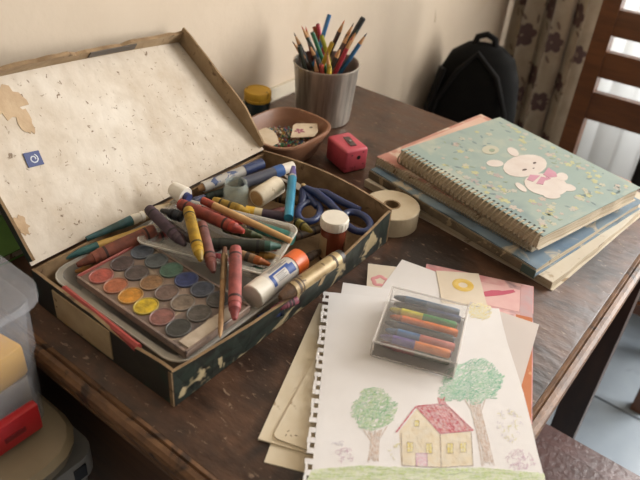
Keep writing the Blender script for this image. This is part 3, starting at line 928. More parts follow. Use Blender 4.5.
# aluminium cup with pencils
cc = P(322.5, 117.5, 0)
cup = thing('metal_cup', 'dull aluminium cup holding a bunch of coloured pencils', 'cup', cc)
CR, CH = 0.0495, 0.092
MB().lathe([(0.0005, CR - .010), (0.0015, CR - .0075), (0.012, CR - .0062), (CH - .004, CR), (CH - .002, CR + .0014), (CH, CR + .0012), (CH, CR - .001), (CH - .004, CR - .0022), (0.006, CR - .0085), (0.004, 0.0)], 48).build('cup_body', M_alu, cup)
fw = Vector((-math.sin(YAW), math.cos(YAW), 0))
rt = Vector((math.cos(YAW), math.sin(YAW), 0))
pl = [  # tip pixel, depth of tip, base lateral, base depth, colour, flat, label, lead
    (284, 36, 0.02, 0.01, 0.00, (44, 50, 40), 0, 'dark green pencil leaning furthest left in the cup', (90, 60, 44)),
    (288, 32, 0.03, -0.004, 0.01, (40, 38, 36), 0, 'black pencil with bare wood tip, second from the left', (60, 40, 30)),
    (297, 27, 0.02, 0.012, 0.012, (52, 62, 52), 0, 'dark pencil with orange red lead on the left', (190, 70, 50)),
    (301, 26, 0.035, -0.01, 0.02, (150, 48, 44), 0, 'thin dark red pencil at the back left', (190, 60, 54)),
    (306, 31, -0.005, 0.006, -0.004, (38, 100, 66), 1, 'green pencil with blunt end left of the pink one', None),
    (310, 25, 0.03, 0.004, 0.02, (190, 62, 74), 1, 'pinkish red pencil with blunt end', None),
    (315, 27, 0.04, -0.004, 0.026, (170, 92, 46), 1, 'orange brown pencil with blunt end', None),
    (320, 33, 0.01, 0.012, 0.004, (170, 168, 52), 1, 'yellow green pencil in the middle of the cup', None),
    (326, 49, -0.03, 0.008, -0.02, (196, 164, 50), 0, 'short yellow pencil with bare wood tip at the front', (120, 72, 48)),
    (338, 16, 0.02, -0.006, 0.0, (42, 108, 160), 1, 'tall blue pencil with blunt end', None),
    (333, 41, -0.012, -0.02, -0.01, (196, 160, 44), 1, 'yellow pencil in front of the tall blue one', None),
    (344, 20, 0.01, -0.012, 0.01, (66, 40, 40), 0, 'dark maroon pencil with orange lead right of the blue one', (214, 110, 40)),
    (353, 24, 0.03, 0.0, 0.02, (110, 76, 50), 0, 'brown pencil behind the tall black one', (70, 50, 40)),
    (361, 17, 0.015, -0.02, 0.012, (34, 36, 38), 1, 'tall thick black pencil with blunt end on the right', None),
    (358, 30, 0.0, 0.002, -0.004, (168, 128, 84), 0, 'tan natural wood pencil on the right', (60, 84, 60)),
    (367, 34, 0.01, 0.008, 0.01, (54, 118, 168), 0, 'blue pencil leaning furthest right in the cup', (30, 50, 80)),
    (356, 36, -0.018, 0.012, -0.012, (176, 56, 72), 0, 'raspberry red pencil leaning right at the front', (150, 50, 60)),
    (346, 46, -0.03, -0.014, -0.022, (40, 34, 36), 0, 'black pencil with light tip at the front right', (40, 34, 36)),
    (332, 66, -0.042, 0.012, -0.03, (206, 176, 60), 1, 'short yellow pencil end just above the rim', None),
    (322, 64, -0.042, -0.006, -0.026, (188, 76, 66), 1, 'short coral pencil end at the front rim', None),
    (314, 57, -0.035, -0.012, -0.02, (150, 60, 52), 0, 'dark red pencil with pale tip at the front', (206, 140, 110)),
    (308, 42, -0.02, 0.014, -0.012, (48, 44, 40), 0, 'charcoal pencil behind the green one', (60, 50, 44)),
    (303, 45, -0.02, -0.02, -0.014, (46, 54, 44), 1, 'black green pencil with blunt end at front left', None),
    (297, 45, -0.01, 0.02, -0.008, (70, 50, 42), 0, 'dark brown pencil near the left rim', (80, 50, 40)),
    (351, 33, -0.005, -0.006, -0.004, (90, 58, 48), 0, 'reddish brown pencil beside the tan one', (150, 80, 50)),
]
cup_rods = []
for (u, v, dep, bl_, bd, col, flat, lab, lead) in pl:
    # tip: on the vertical plane through the cup axis shifted by dep, at pixel (u, v)
    x, dy, dz = ray(u, v)
    dist = cc.dot(fw) + dep
    k = dist / dy
    tip = Vector((0, 0, CZ)) + rt * (x * k) + fw * dist + Vector((0, 0, dz * k))
    lat = (tip - cc).dot(rt)
    side = -1 if lat > 0 else 1
    base = cc + rt * (side * 0.014 + bl_ - 0.12 * lat) + fw * (bd - 0.1 * dep) + Vector((0, 0, 0.008))
    q = Vector((base.x - cc.x, base.y - cc.y, 0))
    if q.length > 0.034:
        q *= 0.034 / q.length
        base.x, base.y = cc.x + q.x, cc.y + q.y
    # keep the pencil inside the rim
    for it in range(20):
        f = (CH - 0.008) / (tip.z - base.z)
        rp = base.lerp(tip, f)
        off = Vector((rp.x - cc.x, rp.y - cc.y, 0))
        if off.length <= CR - 0.008:
            break
        tip -= fw * (off.dot(fw) * 0.15)
        base -= off * 0.08
    rr = 0.0044 if 'thick' in lab else 0.0033
    cup_rods.append([base, tip, rr, col, lab, flat, lead])


for it in range(160):
    for i in range(len(cup_rods)):
        for k in range(i):
            A_, B_ = cup_rods[i], cup_rods[k]
            s_, t_, g = closest(A_[0], A_[1], B_[0], B_[1])
            need = A_[2] + B_[2] + 0.0004
            if g.length < need:
                h_ = Vector((g.x, g.y, 0))
                h_ = h_.normalized() if h_.length > 1e-6 else fw
                mv = h_ * (need - g.length) * 0.5
                for rod_, q, sg in ((A_, s_, 1), (B_, t_, -1)):
                    rod_[0] = rod_[0] + mv * sg * (1 - q * 0.7)
                    rod_[1] = rod_[1] + mv * sg * (0.15 + q * 0.5)
    for rod_ in cup_rods:                       # stay inside the cup
        q = Vector((rod_[0].x - cc.x, rod_[0].y - cc.y, 0))
        if q.length > 0.036:
            rod_[0] = rod_[0] - q * (1 - 0.036 / q.length)
        f = (CH - rod_[0].z + TZ) / (rod_[1].z - rod_[0].z)
        rp = rod_[0].lerp(rod_[1], f)
        q = Vector((rp.x - cc.x, rp.y - cc.y, 0))
        lim = CR - 0.0075
        if q.length > lim:
            ex = q * (1 - lim / q.length)
            rod_[1] = rod_[1] - ex * 0.7
            rod_[0] = rod_[0] - ex * 0.3
for (base, tip, rr, col, lab, flat, lead) in cup_rods:
    pencil(base, tip, col, lab + (' in the metal cup' if 'cup' not in lab else ''), r=rr, flat_end=bool(flat), lead=lead)

# wooden bowl with beads
bc = Vector((-0.545, 0.667, TZ))
bowl = thing('wooden_bowl', 'rounded square brown bowl filled with small coloured beads', 'bowl', bc)


def sup(hx, hy, z, n=3.2, k=40):
    out = []
    for i in range(k):
        a = 2 * PI * i / k
        ca, sa = math.cos(a), math.sin(a)
        out.append(Vector((hx * math.copysign(abs(ca) ** (2 / n), ca), hy * math.copysign(abs(sa) ** (2 / n), sa), z)))
    return out


MB().loft([sup(a * .0535 / .073, a * .062 / .073, b) for a, b in ((.046, .0005), (.052, .004), (.066, .030), (.0715, .038), (.073, .0415), (.072, .0435), (.068, .0435), (.066, .0405), (.060, .026), (.047, .007))]).build('bowl_body', mat('brown_bowl_wood', (146, 104, 78), (116, 80, 58), scale=14, rough=0.42, stretch=(1, 1, 3), speck=(160, 124, 96), sp_scale=30, sp_th=0.62, sp_soft=0.1), bowl)
bead_cols = [(176, 64, 90), (80, 136, 92), (206, 180, 136), (84, 112, 150), (204, 166, 80), (216, 204, 182), (120, 76, 84), (86, 146, 136)]
bm_ = MB()
rb = random.Random(2)
oct_f = [[0, 2, 4], [2, 1, 4], [1, 3, 4], [3, 0, 4], [2, 0, 5], [1, 2, 5], [3, 1, 5], [0, 3, 5]]
for i in range(360):
    a, rr_ = rb.uniform(0, 2 * PI), math.sqrt(rb.random()) * 0.040
    r = rb.uniform(0.0011, 0.0022)
    z = 0.022 + 0.006 * (1 - (rr_ / .040) ** 2) + rb.uniform(-.002, .0025)
    if i < 60:
        z = 0.019
        r = .004
    x, y = bc.x + rr_ * math.cos(a), bc.y + rr_ * math.sin(a)
    bm_.add([(x + r, y, TZ + z), (x - r, y, TZ + z), (x, y + r, TZ + z), (x, y - r, TZ + z), (x, y, TZ + z + r), (x, y, TZ + z - r)], oct_f, rb.randrange(8), True)
bo = bm_.build('beads', [plain(c_, 0.35) for c_ in bead_cols])
tag(bo, 'tiny multicoloured beads heaped in the brown bowl', 'beads')
bo['kind'] = 'stuff'


def tag_card(name, label, px, z, pts_px, flower=False):
    c0 = P(px[0], px[1], z)
    t = thing(name, label, 'paper tag', c0)
    pts = [P(a, b, z) - c0 for a, b in pts_px]
    MB().prism(pts, 0, 0.0009).build('card', mat('tag_paper', (208, 192, 168), (194, 174, 146), scale=40, rough=0.8), t)
    if flower:
        fm = MB()
        c1 = P(299.5, 131.5, z) - c0
        for k in range(5):
            a = 2 * PI * k / 5 + 0.3
            fm.prism(blob(c1.x + 0.0045 * math.cos(a), c1.y + 0.0045 * math.sin(a), 0.0035, 0.002, 8, 0.1, k, a), 0.0009, 0.0012)
        fm.build('printed_flower', plain((150, 82, 100), 0.7), t)
        c1 = P(311, 128, z) - c0
        MB().prism(blob(c1.x, c1.y, .0022, .0022, 10, 0), 0.0009, 0.0013).build('eyelet', plain((90, 80, 70), 0.6), t)
    return t


tag_card('paper_tag', 'cream paper tag printed with a pink flower in the bead bowl', (302, 131), .034, ((293, 126), (296, 124), (317, 124), (318, 132), (314, 137), (291, 138)), True)
tag_card('paper_tag', 'plain torn cream paper tag at the near side of the bead bowl', (267, 138), .034, ((258, 131), (266, 128), (273, 131), (277, 136), (279, 143), (271, 147), (258, 140)))

# pink sharpener block
e = [P(327, 138, .035), P(347, 155, .035), P(344, 131, .035)]
ang = math.atan2((e[1] - e[0]).y, (e[1] - e[0]).x)
ec = Vector((-0.4645, 0.707, TZ))
er = thing('pencil_sharpener', 'pink plastic block sharpener with metal blade beside the cup', 'sharpener', ec, ang)
MB().box((0, 0, 0.0185), (0.0255, 0.0185, 0.0175), bev=0.004, seg=3).build('body', mat('pink_plastic', (192, 80, 92), (172, 66, 80), scale=30, rough=0.45, speck=(130, 44, 54), sp_scale=60, sp_th=0.66), er)
bl2 = MB().box((0.002, 0.002, 0.0364), (0.013, 0.0045, 0.0009), rz=-0.15).build('blade', mat('dull_steel', (96, 84, 82), rough=0.4, metal=0.7), er)
MB().lathe([(0.0365, 0.0018), (0.0384, 0.0018), (0.0388, 0.001)], 10, M=Matrix.Translation((0.003, 0.002, 0))).build('screw', M_steel, er)
MB().lathe([(0.0252, 0.003), (0.0258, 0.003)], 14, 'X', M=Matrix.Translation((0, 0.003, 0.023))).build('pencil_hole', M_black, er)
for q, (yy, zz) in enumerate(((-0.008, 0.028), (0.011, 0.012), (0.010, 0.030))):
    MB().lathe([(0.0253, 0.001), (0.0258, 0.001)], 8, 'X', M=Matrix.Translation((0, yy, zz))).build('screw_hole', M_black, er)

# jar with yellow lid
jc = Vector((-0.646, 0.722, TZ))
jr = thing('paint_jar', 'small dark teal paint jar with yellow screw lid by the wall', 'jar', jc)
MB().lathe([(0.0004, 0.0173), (0.0017, 0.0191), (0.0310, 0.0191), (0.0335, 0.0173)], 32).build('jar_body', mat('dark_teal_glass', (38, 52, 54), (30, 40, 42), scale=20, rough=0.25), jr)
ydm = mat('yellow_lid', (206, 162, 48), (188, 144, 40), scale=40, rough=0.5, speck=(120, 88, 34), sp_scale=60, sp_th=0.62)
MB().lathe([(0.0335, 0.0205), (0.0344, 0.0210), (0.0378, 0.0209), (0.0383, 0.0204), (0.0413, 0.0204), (0.0417, 0.0209), (0.0473, 0.0207), (0.0492, 0.0194), (0.0494, 0.0181), (0.0487, 0.0176), (0.0487, 0)], 36).build('lid', ydm, jr)

# ================================================================== BOOK STACK
def book_frame(pA, pB, z, group):
    A, B = P(*pA, z), P(*pB, z)
    return A, math.atan2((B - A).y, (B - A).x), (B - A).length


def curl_block(w, dpt, z0, z1, nx=10, ny=8, warp=0.0, jit=0.0, seed=0):
    """page block from (0,0) to (w,dpt) with slightly uneven sides"""
    r = random.Random(seed)
    per = []
    for i in range(nx):
        per.append((w * i / nx, r.uniform(0, jit)))
    for i in range(ny):
        per.append((w - r.uniform(0, jit), dpt * i / ny))
    for i in range(nx):
        per.append((w - w * i / nx, dpt - r.uniform(0, jit)))
    for i in range(ny):
        per.append((r.uniform(0, jit), dpt - dpt * i / ny))
    return MB().prism(per, z0, z1)


def book(name, label, cat, A, rz, z0):
    return thing(name, label, cat, (A.x, A.y, TZ + z0), rz)


M_cream = mat('aged_cream_cover', (206, 197, 180), (190, 176, 154), scale=10, rough=0.85, speck=(150, 128, 100), sp_scale=44, sp_th=0.61, sp_soft=0.1)
M_bluec = mat('faded_blue_cover', (98, 122, 144), (128, 142, 148), scale=18, rough=0.7, speck=(188, 176, 154), sp_scale=38, sp_th=0.575, sp_soft=0.09, bump=0.15, speck2=(84, 96, 104), sp2_scale=12, sp2_th=0.58, sp2_soft=0.15)
M_redc = mat('faded_red_cover', (176, 118, 104), (190, 144, 128), scale=14, rough=0.7, speck=(208, 188, 166), sp_scale=34, sp_th=0.57, sp_soft=0.1)
M_tealc = mat('sketchbook_cover_teal', (140, 157, 151), (154, 166, 157), scale=8, rough=0.6, speck=(172, 176, 160), sp_scale=26, sp_th=0.54, sp_soft=0.2, speck2=(126, 144, 142), sp2_scale=10, sp2_th=0.56, sp2_soft=0.15)
# bottom pad
A = Vector((-0.410, 0.674, 0)); rz = -0.12
b1 = book('drawing_pad', 'worn cream drawing pad at the bottom of the book stack', 'book', A, rz, 0)
curl_block(0.283, 0.276, 0.0012, 0.0100, jit=0.002, seed=1).build('page_block', M_tan, b1)
curl_block(0.285, 0.279, 0.0002, 0.0011, jit=0.0015, seed=2).build('back_cover', M_cream, b1)
curl_block(0.284, 0.278, 0.0101, 0.0112, jit=0.003, seed=3).build('front_cover', M_cream, b1)
# blue book
A = Vector((-0.409, 0.683, 0)); rz = -0.19
b2 = book('blue_notebook', 'faded blue notebook with frayed spine, second in the stack from the table', 'book', A, rz, 0.0115)
curl_block(0.262, 0.240, 0.0016, 0.0105, jit=0.002, seed=4).build('page_block', M_tan, b2)
curl_block(0.264, 0.243, 0.0, 0.0014, jit=0.001, seed=5).build('back_cover', M_bluec, b2)
curl_block(0.264, 0.244, 0.0107, 0.0124, jit=0.002, seed=6).build('front_cover', M_bluec, b2)
MB().box((0.132, -0.0012, 0.0062), (0.1315, 0.0012, 0.0058), bev=0.0008, seg=1).build('spine', mat('frayed_spine_cloth', (112, 98, 78), (86, 74, 58), scale=40, rough=0.9, bump=0.4, speck=(150, 132, 104), sp_scale=60, sp_th=0.6), b2)
MB().box((0.256, -0.0026, 0.0060), (0.009, 0.0006, 0.0052)).build('spine_tape', plain((58, 76, 70), 0.7), b2, label='dark green tape at the spine end')
# red spiral notebook
A = Vector((-0.411, 0.699, 0)); rz = -0.165
b3 = book('spiral_notebook', 'faded red spiral notebook under the rabbit sketchbook', 'book', A, rz, 0.0242)
curl_block(0.246, 0.231, 0.0014, 0.0105, jit=0.0015, seed=7).build('page_block', M_tan, b3)
curl_block(0.248, 0.233, 0.0, 0.0012, jit=0.001, seed=8).build('back_cover', M_cream, b3)
curl_block(0.248, 0.233, 0.0107, 0.0120, jit=0.001, seed=9).build('front_cover', M_redc, b3)
MB().prism([(0.006, 0.04), (0.18, 0.04), (0.18, 0.222), (0.006, 0.222)], 0.0120, 0.0123).build('cover_panel', mat('pale_pink_panel', (208, 178, 160), (200, 164, 146), scale=12, rough=0.7), b3)


def spiral(parent, length, x0, y, zc, r, n, wire, mtl):
    base = None
    for i in range(n):
        x = x0 + length * i / (n - 1)
        if base is None:
            pth = [(0.0012 * math.sin(2 * PI * k / 14), r * math.cos(2 * PI * k / 14), r * math.sin(2 * PI * k / 14)) for k in range(14)]
            base = MB().tube(pth, wire, 5, closed=True).build('wire_loop', mtl, parent)
            o = base
        else:
            o = base.copy()
            COL.objects.link(o)
        o.location = (x, y, zc)


M_wire = mat('spiral_wire', (158, 142, 116), rough=0.45, metal=0.35)
spiral(b3, 0.236, 0.006, 0.0, 0.006, 0.0066, 58, 0.0006, M_wire)
# rabbit sketchbook
SA = Vector((-0.380, 0.706, 0)); srz = -0.25
ZS = 0.0366
b4 = book('spiral_sketchbook', 'spiral sketchbook with white rabbit on pale teal cover, top of the stack', 'book', SA, srz, ZS)
SW, SD, SH = 0.229, 0.198, 0.0195
curl_block(SW - 0.002, SD - 0.002, 0.0014, SH - 0.0015, jit=0.0022, seed=12).build('page_block', mat('sketch_page_edges', (206, 192, 168), (176, 156, 126), scale=8, rough=0.9, stretch=(1, 1, 90), bump=0.4, bscale=20), b4)
curl_block(SW, SD, 0.0, 0.0013, jit=0.001, seed=13).build('back_cover', M_cream, b4)
curl_block(SW, SD, SH - 0.0014, SH, jit=0.0006, seed=14).build('front_cover', M_tealc, b4)
spiral(b4, SW - 0.012, 0.006, 0.0005, SH / 2 + 0.0012, 0.0100, 34, 0.00105, M_wire)
holes = MB()
for i in range(34):
    x = 0.006 + (SW - 0.012) * i / 33
    holes.prism([(x - .0013, .0070), (x + .0013, .0070), (x + .0013, .0104), (x - .0013, .0104)], SH, SH + 0.0002)
ho = holes.build('punched_holes', M_black, b4)
ho['kind'] = 'stuff'
# printed cover picture (flat print, thin layers); positions on the cover plane
TOPZ = ZS + SH
Minv = (Matrix.Translation((SA.x, SA.y, TZ + ZS)) @ Matrix.Rotation(srz, 4, 'Z')).inverted()


def cov(u, v):
    q = Minv @ P(u, v, TOPZ)
    return (q.x, q.y)


def ell_px(cx, cy, rx, ry, rot=0.0, n=18):
    out = []
    for i in range(n):
        a = 2 * PI * i / n
        x, y = rx * math.cos(a), ry * math.sin(a)
        out.append(cov(cx + x * math.cos(rot) - y * math.sin(rot), cy + x * math.sin(rot) + y * math.cos(rot)))
    return out[::-1]


lay = SH


def pr(mb, pts, k, mi=0):
    mb.prism(pts, SH, SH + 0.00018 * k, mi)


M_rab = mat('rabbit_print', (208, 199, 191), (200, 186, 177), scale=30, rough=0.7)
rab = MB()
for (cx, cy, rx, ry, ro) in ((495, 163.5, 8.5, 3.4, 0.06), (513, 152, 6.5, 3.6, 0.55), (525, 166, 22, 11, -0.12), (546, 185, 22, 11, 0.15), (552, 196, 8.5, 3, 0.05), (567, 187.5, 9, 3.6, 0.2), (521, 187.5, 7, 2.6, 0.65), (562, 177, 6, 4, 0.2)):
    pr(rab, ell_px(cx, cy, rx, ry, ro), 2 + 0.12 * len(rab.f) / 20)
rab.build('printed_rabbit', M_rab, b4, label='white rabbit with pink bow')
fac = MB()
for (cx, cy, rx, ry) in ((524.5, 170, 2.6, 0.9), (534.5, 163.2, 1.8, 1.0), (533.5, 168.5, 1.1, 0.5)):
    pr(fac, ell_px(cx, cy, rx, ry, -0.2, 8), 3)
fac.build('printed_face', plain((92, 76, 72), 0.7), b4)
bow = MB()
for pts in (((540, 176), (530, 175), (527, 180), (533, 182)), ((543, 175), (548, 168), (556, 173), (557, 177), (549, 178)), ((541, 177), (536, 184), (543, 185), (546, 178)), ((546, 177), (551, 179), (545, 181))):
    pr(bow, [cov(*q) for q in pts][::-1], 4)
bow.build('printed_bow', mat('pink_print', (196, 148, 162), (188, 134, 150), scale=40, rough=0.7), b4)
fl = MB()
rf = random.Random(21)
fcols = [(182, 180, 138), (184, 170, 158), (178, 174, 164), (124, 140, 140), (142, 154, 134), (182, 178, 158), (168, 156, 152)]
for k in range(330):
    # wreath round the rabbit: border band of the cover
    a = rf.uniform(0, 1)
    bx, by = rf.uniform(0.012, SW - 0.008), rf.uniform(0.016, SD - 0.008)
    ed = min(bx - 0.0, SW - bx, (by - 0.010), SD - by)
    if ed > 0.052 or (ed > 0.03 and rf.random() < 0.5):
        continue
    ci = rf.choice((0, 0, 1, 2, 3, 3, 4, 5, 6))
    r = rf.uniform(0.0022, 0.0052)
    if ci in (3, 4):
        fl.prism(blob(bx, by, r, r * 0.4, 8, 0.1, k, rf.uniform(0, PI)), SH, SH + 0.00015, ci)
    else:
        for q in range(5):
            t = 2 * PI * q / 5 + a * 6
            fl.prism(blob(bx + r * .55 * math.cos(t), by + r * .55 * math.sin(t), r * .55, r * .38, 7, 0.1, q, t), SH, SH + 0.00012 + 0.00001 * q, ci)
pr(fl, ell_px(490.5, 150, 8.5, 4.4), 2, 5)
pr(fl, ell_px(492, 150.5, 3, 1.6), 3, 4)
fl.build('printed_flowers', [plain(c_, 0.7) for c_ in fcols], b4)['kind'] = 'stuff'

# ================================================================== PAPERS
ZP = [0.0]


def sheet(name, label, pA, pB, depth, length=None, z=None, th=0.0007, mtl=None, side=1, round_=0.0, cat='paper'):
    """rectangle with one edge along pixels pA->pB (first corner pA); extends 'depth' to the right of A->B (side=1)"""
    z = ZP[0] if z is None else z
    A, B = P(*pA, z), P(*pB, z)
    L = length or (B - A).length
    rz = math.atan2((B - A).y, (B - A).x)
    t = thing(name, label, cat, (A.x, A.y, TZ + z), rz)
    y = -depth * side
    if round_:
        pts = []
        for (cx, cy, a0) in ((round_, math.copysign(round_, y), None),):
            pass
        r = round_
        s = 1 if y > 0 else -1
        cs = [(r, s * r), (L - r, s * r), (L - r, y - s * r), (r, y - s * r)]
        an = [PI, 1.5 * PI, 0, PI / 2]
        for (cx, cy), a0 in zip(cs, an):
            for i in range(5):
                a = a0 + PI / 2 * i / 4
                pts.append((cx + r * math.cos(a), cy + s * r * math.sin(a)))
        if s < 0:
            pts = pts[::-1]
    else:
        pts = [(0, 0), (L, 0), (L, y), (0, y)]
        if y < 0:
            pts = pts[::-1]
    MB().prism(pts, 0, th).build('sheet', mtl, t)
    ZP[0] = max(ZP[0], z + th + 0.0001)
    return t


M_old = mat('aged_paper', (214, 203, 182), (202, 187, 160), scale=14, rough=0.85, speck=(150, 126, 94), sp_scale=40, sp_th=0.7, sp_soft=0.08)
M_paper = mat('drawing_paper', (220, 217, 216), (212, 208, 206), scale=7, rough=0.8, bump=0.06, bscale=14)
M_paper2 = mat('cream_paper', (216, 206, 190), (206, 192, 172), scale=10, rough=0.85)
sheet('card_sheet', 'aged cream card with bottom corner furthest down left under the papers', (264, 463), (272, 441), 0.15, 0.10, mtl=M_old, th=.0012)
sheet('card_sheet', 'long aged cream sheet whose left edge runs up to the box', (258, 440), (319, 304), 0.14, mtl=M_old, th=.0016)
s = sheet('card_sheet', 'cream card with rounded corner and ink marks under the punched edge', (272, 438), (322, 346), 0.12, mtl=M_old, th=.0016, round_=0.006)
ink = MB()
for k in range(4):
    x, y = 0.006 + 0.0016 * k, -0.010 - 0.004 * (k % 3)
    ink.prism(blob(x, y, 0.0012, 0.0004, 7, 0.3, k, k * 0.8), 0.0016, 0.0018)
ink.build('ink_marks', plain((96, 84, 72), 0.8), s)
M_tri = mat('magenta_collage', (190, 120, 126), (206, 168, 164), scale=22, rough=0.7, speck=(146, 120, 124), sp_scale=30, sp_th=0.58, sp_soft=0.1)
s4 = sheet('collage_sheet', 'pink and magenta patterned collage sheet with orange right border', (533.5, 287), (532, 425), 0.12, mtl=M_tri)
L4 = (P(532, 425, 0) - P(533.5, 287, 0)).length
MB().prism([(0.002, -0.014), (0.055, -0.014), (0.055, -0.001), (0.002, -0.001)], 0.0007, 0.0009).build('grey_strip', mat('lilac_grey_strip', (168, 158, 162), (186, 140, 138), scale=20, rough=0.7), s4)
MB().prism([(0.055, -0.018), (L4 - .001, -0.018), (L4 - .001, -0.001), (0.055, -0.001)], 0.0007, 0.0010).build('orange_border', mat('orange_border', (186, 116, 70), (176, 100, 56), scale=26, rough=0.7, speck=(196, 146, 104), sp_scale=40, sp_th=0.6), s4, label='orange border')
MB().prism([(0.012, -0.065), (0.050, -0.065), (0.050, -0.0145), (0.012, -0.0145)], 0.0007, 0.0009).build('pale_pink_panel', mat('pale_pink_print', (212, 178, 172), (206, 160, 158), scale=20, rough=0.7), s4)
MB().prism(blob(0.028, -0.043, 0.004, 0.022, 16, 0.3, 5, 0.5), 0.0007, 0.0012).build('magenta_stroke', plain((184, 84, 104), 0.7), s4)
# cream sheet with a pink flower at the back left
s = sheet('drawing_sheet', 'cream drawing sheet with a faint pink flower near the box', (368, 264), (420, 270), 0.13, mtl=M_paper2)
fm = MB()
c0 = Matrix.Translation(s.location) @ s.rotation_euler.to_matrix().to_4x4() if False else s.matrix_basis
ci = c0.inverted()
q = ci @ P(380, 281, ZP[0])
pth = [(q.x + 0.0075 * (1 + .12 * math.sin(5 * a)) * math.cos(a), q.y + 0.0075 * (1 + .12 * math.sin(5 * a)) * math.sin(a), 0.0008) for a in [2 * PI * k / 30 for k in range(30)]]
fm.tube(pth, 0.0024, 6, closed=True, flat=0.12)
fm.build('drawn_flower', plain((204, 140, 142), 0.8), s)
s = sheet('drawing_sheet', 'blank white sheet turned askew with corner pointing at the books', (402, 260), (482, 289), 0.12, mtl=M_paper)
s = sheet('drawing_sheet', 'small cream sheet with a yellow crayon ring at its corner', (436, 271), (478.5, 274), 0.085, mtl=M_paper2)
ci = s.matrix_basis.inverted()
q = ci @ P(463, 285, ZP[0])
MB().tube([(q.x + 0.0085 * math.cos(a), q.y + 0.0078 * math.sin(a), 0.0008) for a in [2 * PI * k / 24 for k in range(24)]], 0.0034, 6, closed=True, flat=0.12).build('drawn_ring', mat('yellow_crayon_ring', (206, 170, 72), (214, 186, 110), scale=120, rough=0.8), s)
# punched sheet fragment beside the box
sheet('drawing_sheet', 'white sheet corner sticking out between the house drawing and the box', (343, 283), (392, 290), 0.10, mtl=M_paper)
M_trace = clear('tracing_paper', (206, 196, 190), 0.80, 0.7)
sheet('tracing_paper', 'translucent tracing sheet sticking out right of the house drawing', (470, 302), (539, 325), 0.125, mtl=M_trace)

# the house drawing with torn spiral edge
ZD = ZP[0] + 0.0006
TL = P(324, 292, ZD)
BLp = P(304, 480, ZD)
down = (BLp - TL).normalized()
right = Vector((-down.y, down.x, 0))
if right.dot(rt) < 0:
    right = -right
rz = math.atan2(right.y, right.x)
draw = thing('house_drawing', 'white drawing sheet with crayon house and two trees and punched edge', 'drawing', TL, rz)
DI = draw.matrix_basis.inverted()
W, H = 0.1935, (BLp - TL).length * 1.05


def dp(u, v):
    q = DI @ P(u, v, ZD)
    return (q.x, q.y)


th = 0.0006
body = MB()
# slight wave of the right edge, top edge sags to the right like the photo
tr = dp(499, 309)
br_ = dp(546, 480)
kx = (br_[0] - tr[0]) / (br_[1] - tr[1])
xr = lambda y: tr[0] + (y - tr[1]) * kx
nn = 12
ring = [(0.0085, 0)]
ring += [(0.0085 + (tr[0] - 0.014 - 0.0085) * k / 6, (tr[1] * 0.55) * (k / 6) ** 2) for k in range(1, 7)]
ring += [(tr[0] - 0.004, tr[1] * 0.75), tr]
ring += [(xr(y) + 0.0012 * math.sin(y * 40), y) for y in ramp(tr[1] - 0.02, -H, 8)]
ring += [(0.0085, -H)]
body.prism(ring[::-1], 0, th)
body.build('sheet', M_paper, draw)
strip = MB()
ny = 46
for i in range(ny):
    y0, y1 = -H * i / ny, -H * (i + 1) / ny
    jt = 0.0005 * math.sin(i * 1.7)
    strip.prism([(0.0055, y1), (0.0086, y1), (0.0086, y0), (0.0055, y0)], 0, th)
    if i % 2 == 0:
        strip.prism([(0.0016, y1), (0.0056, y1), (0.0056, y0), (0.0016, y0)], 0, th)
        strip.prism([(-0.0006 + jt, y1), (0.0018, y1), (0.0018, y0), (-0.0006 + jt, y0)], 0, th)
    elif i % 6 != 3:
        strip.prism([(-0.0004 + jt, y1), (0.0018, y1), (0.0018, y0), (-0.0004 + jt, y0)], 0, th)
strip.build('punched_edge', M_paper, draw)


def cray(name, c):
    return mat('crayon_line_' + name, c, tuple(int(x * 0.4 + 126) for x in c), scale=420, rough=0.85, contrast=(0.38, 0.58))


rd = random.Random(31)


def stroke(mb, pts, w=0.0007, mi=0, z=0.00018):
    for (a, b) in zip(pts[:-1], pts[1:]):
        a, b = Vector((a[0], a[1], 0)), Vector((b[0], b[1], 0))
        t = b - a
        if t.length < 1e-6:
            continue
        n = Vector((-t.y, t.x, 0)).normalized() * w * 0.5
        zz = Vector((0, 0, th + z + rd.uniform(0, 0.00008)))
        mb.add([a - n + zz, b - n + zz, b + n + zz, a + n + zz], [[0, 1, 2, 3]], mi)




def inside(p, poly):
    c = False
    j = len(poly) - 1
    for i in range(len(poly)):
        xi, yi = poly[i]
        xj, yj = poly[j]
        if (yi > p[1]) != (yj > p[1]) and p[0] < (xj - xi) * (p[1] - yi) / (yj - yi) + xi:
            c = not c
        j = i
    return c


def scribble(mb, poly_px, n, ang, ln, w, nm, spread=0.3, z0=0.0001):
    """short crayon strokes filling a pixel polygon (all lie on the sheet plane)"""
    xs = [p[0] for p in poly_px]
    ys = [p[1] for p in poly_px]
    k = 0
    tries = 0
    while k < n and tries < n * 20:
        tries += 1
        x, y = rd.uniform(min(xs), max(xs)), rd.uniform(min(ys), max(ys))
        if not inside((x, y), poly_px):
            continue
        a = ang + rd.gauss(0, spread)
        l = ln * rd.uniform(0.5, 1.2)
        pts = []
        for q in (-1, -0.3, 0.3, 1):
            xx, yy = x + q * l / 2 * math.cos(a) + rd.uniform(-.4, .4), y + q * l / 2 * math.sin(a) + rd.uniform(-.4, .4)
            if inside((xx, yy), poly_px):
                pts.append(dp(xx, yy))
        if len(pts) > 1:
            stroke(mb, pts, w * rd.uniform(.6, 1.2), rd.randrange(nm), z0 + 0.00001 * (k % 12))
        k += 1


def fill(mb, poly_px, mi=0, z=0.00008):
    pts = [dp(*p) for p in poly_px]
    ar = sum(pts[i][0] * pts[(i + 1) % len(pts)][1] - pts[(i + 1) % len(pts)][0] * pts[i][1] for i in range(len(pts)))
    if ar < 0:
        pts = pts[::-1]
    mb.add([(p[0], p[1], th + z) for p in pts], [list(range(len(pts)))], mi)


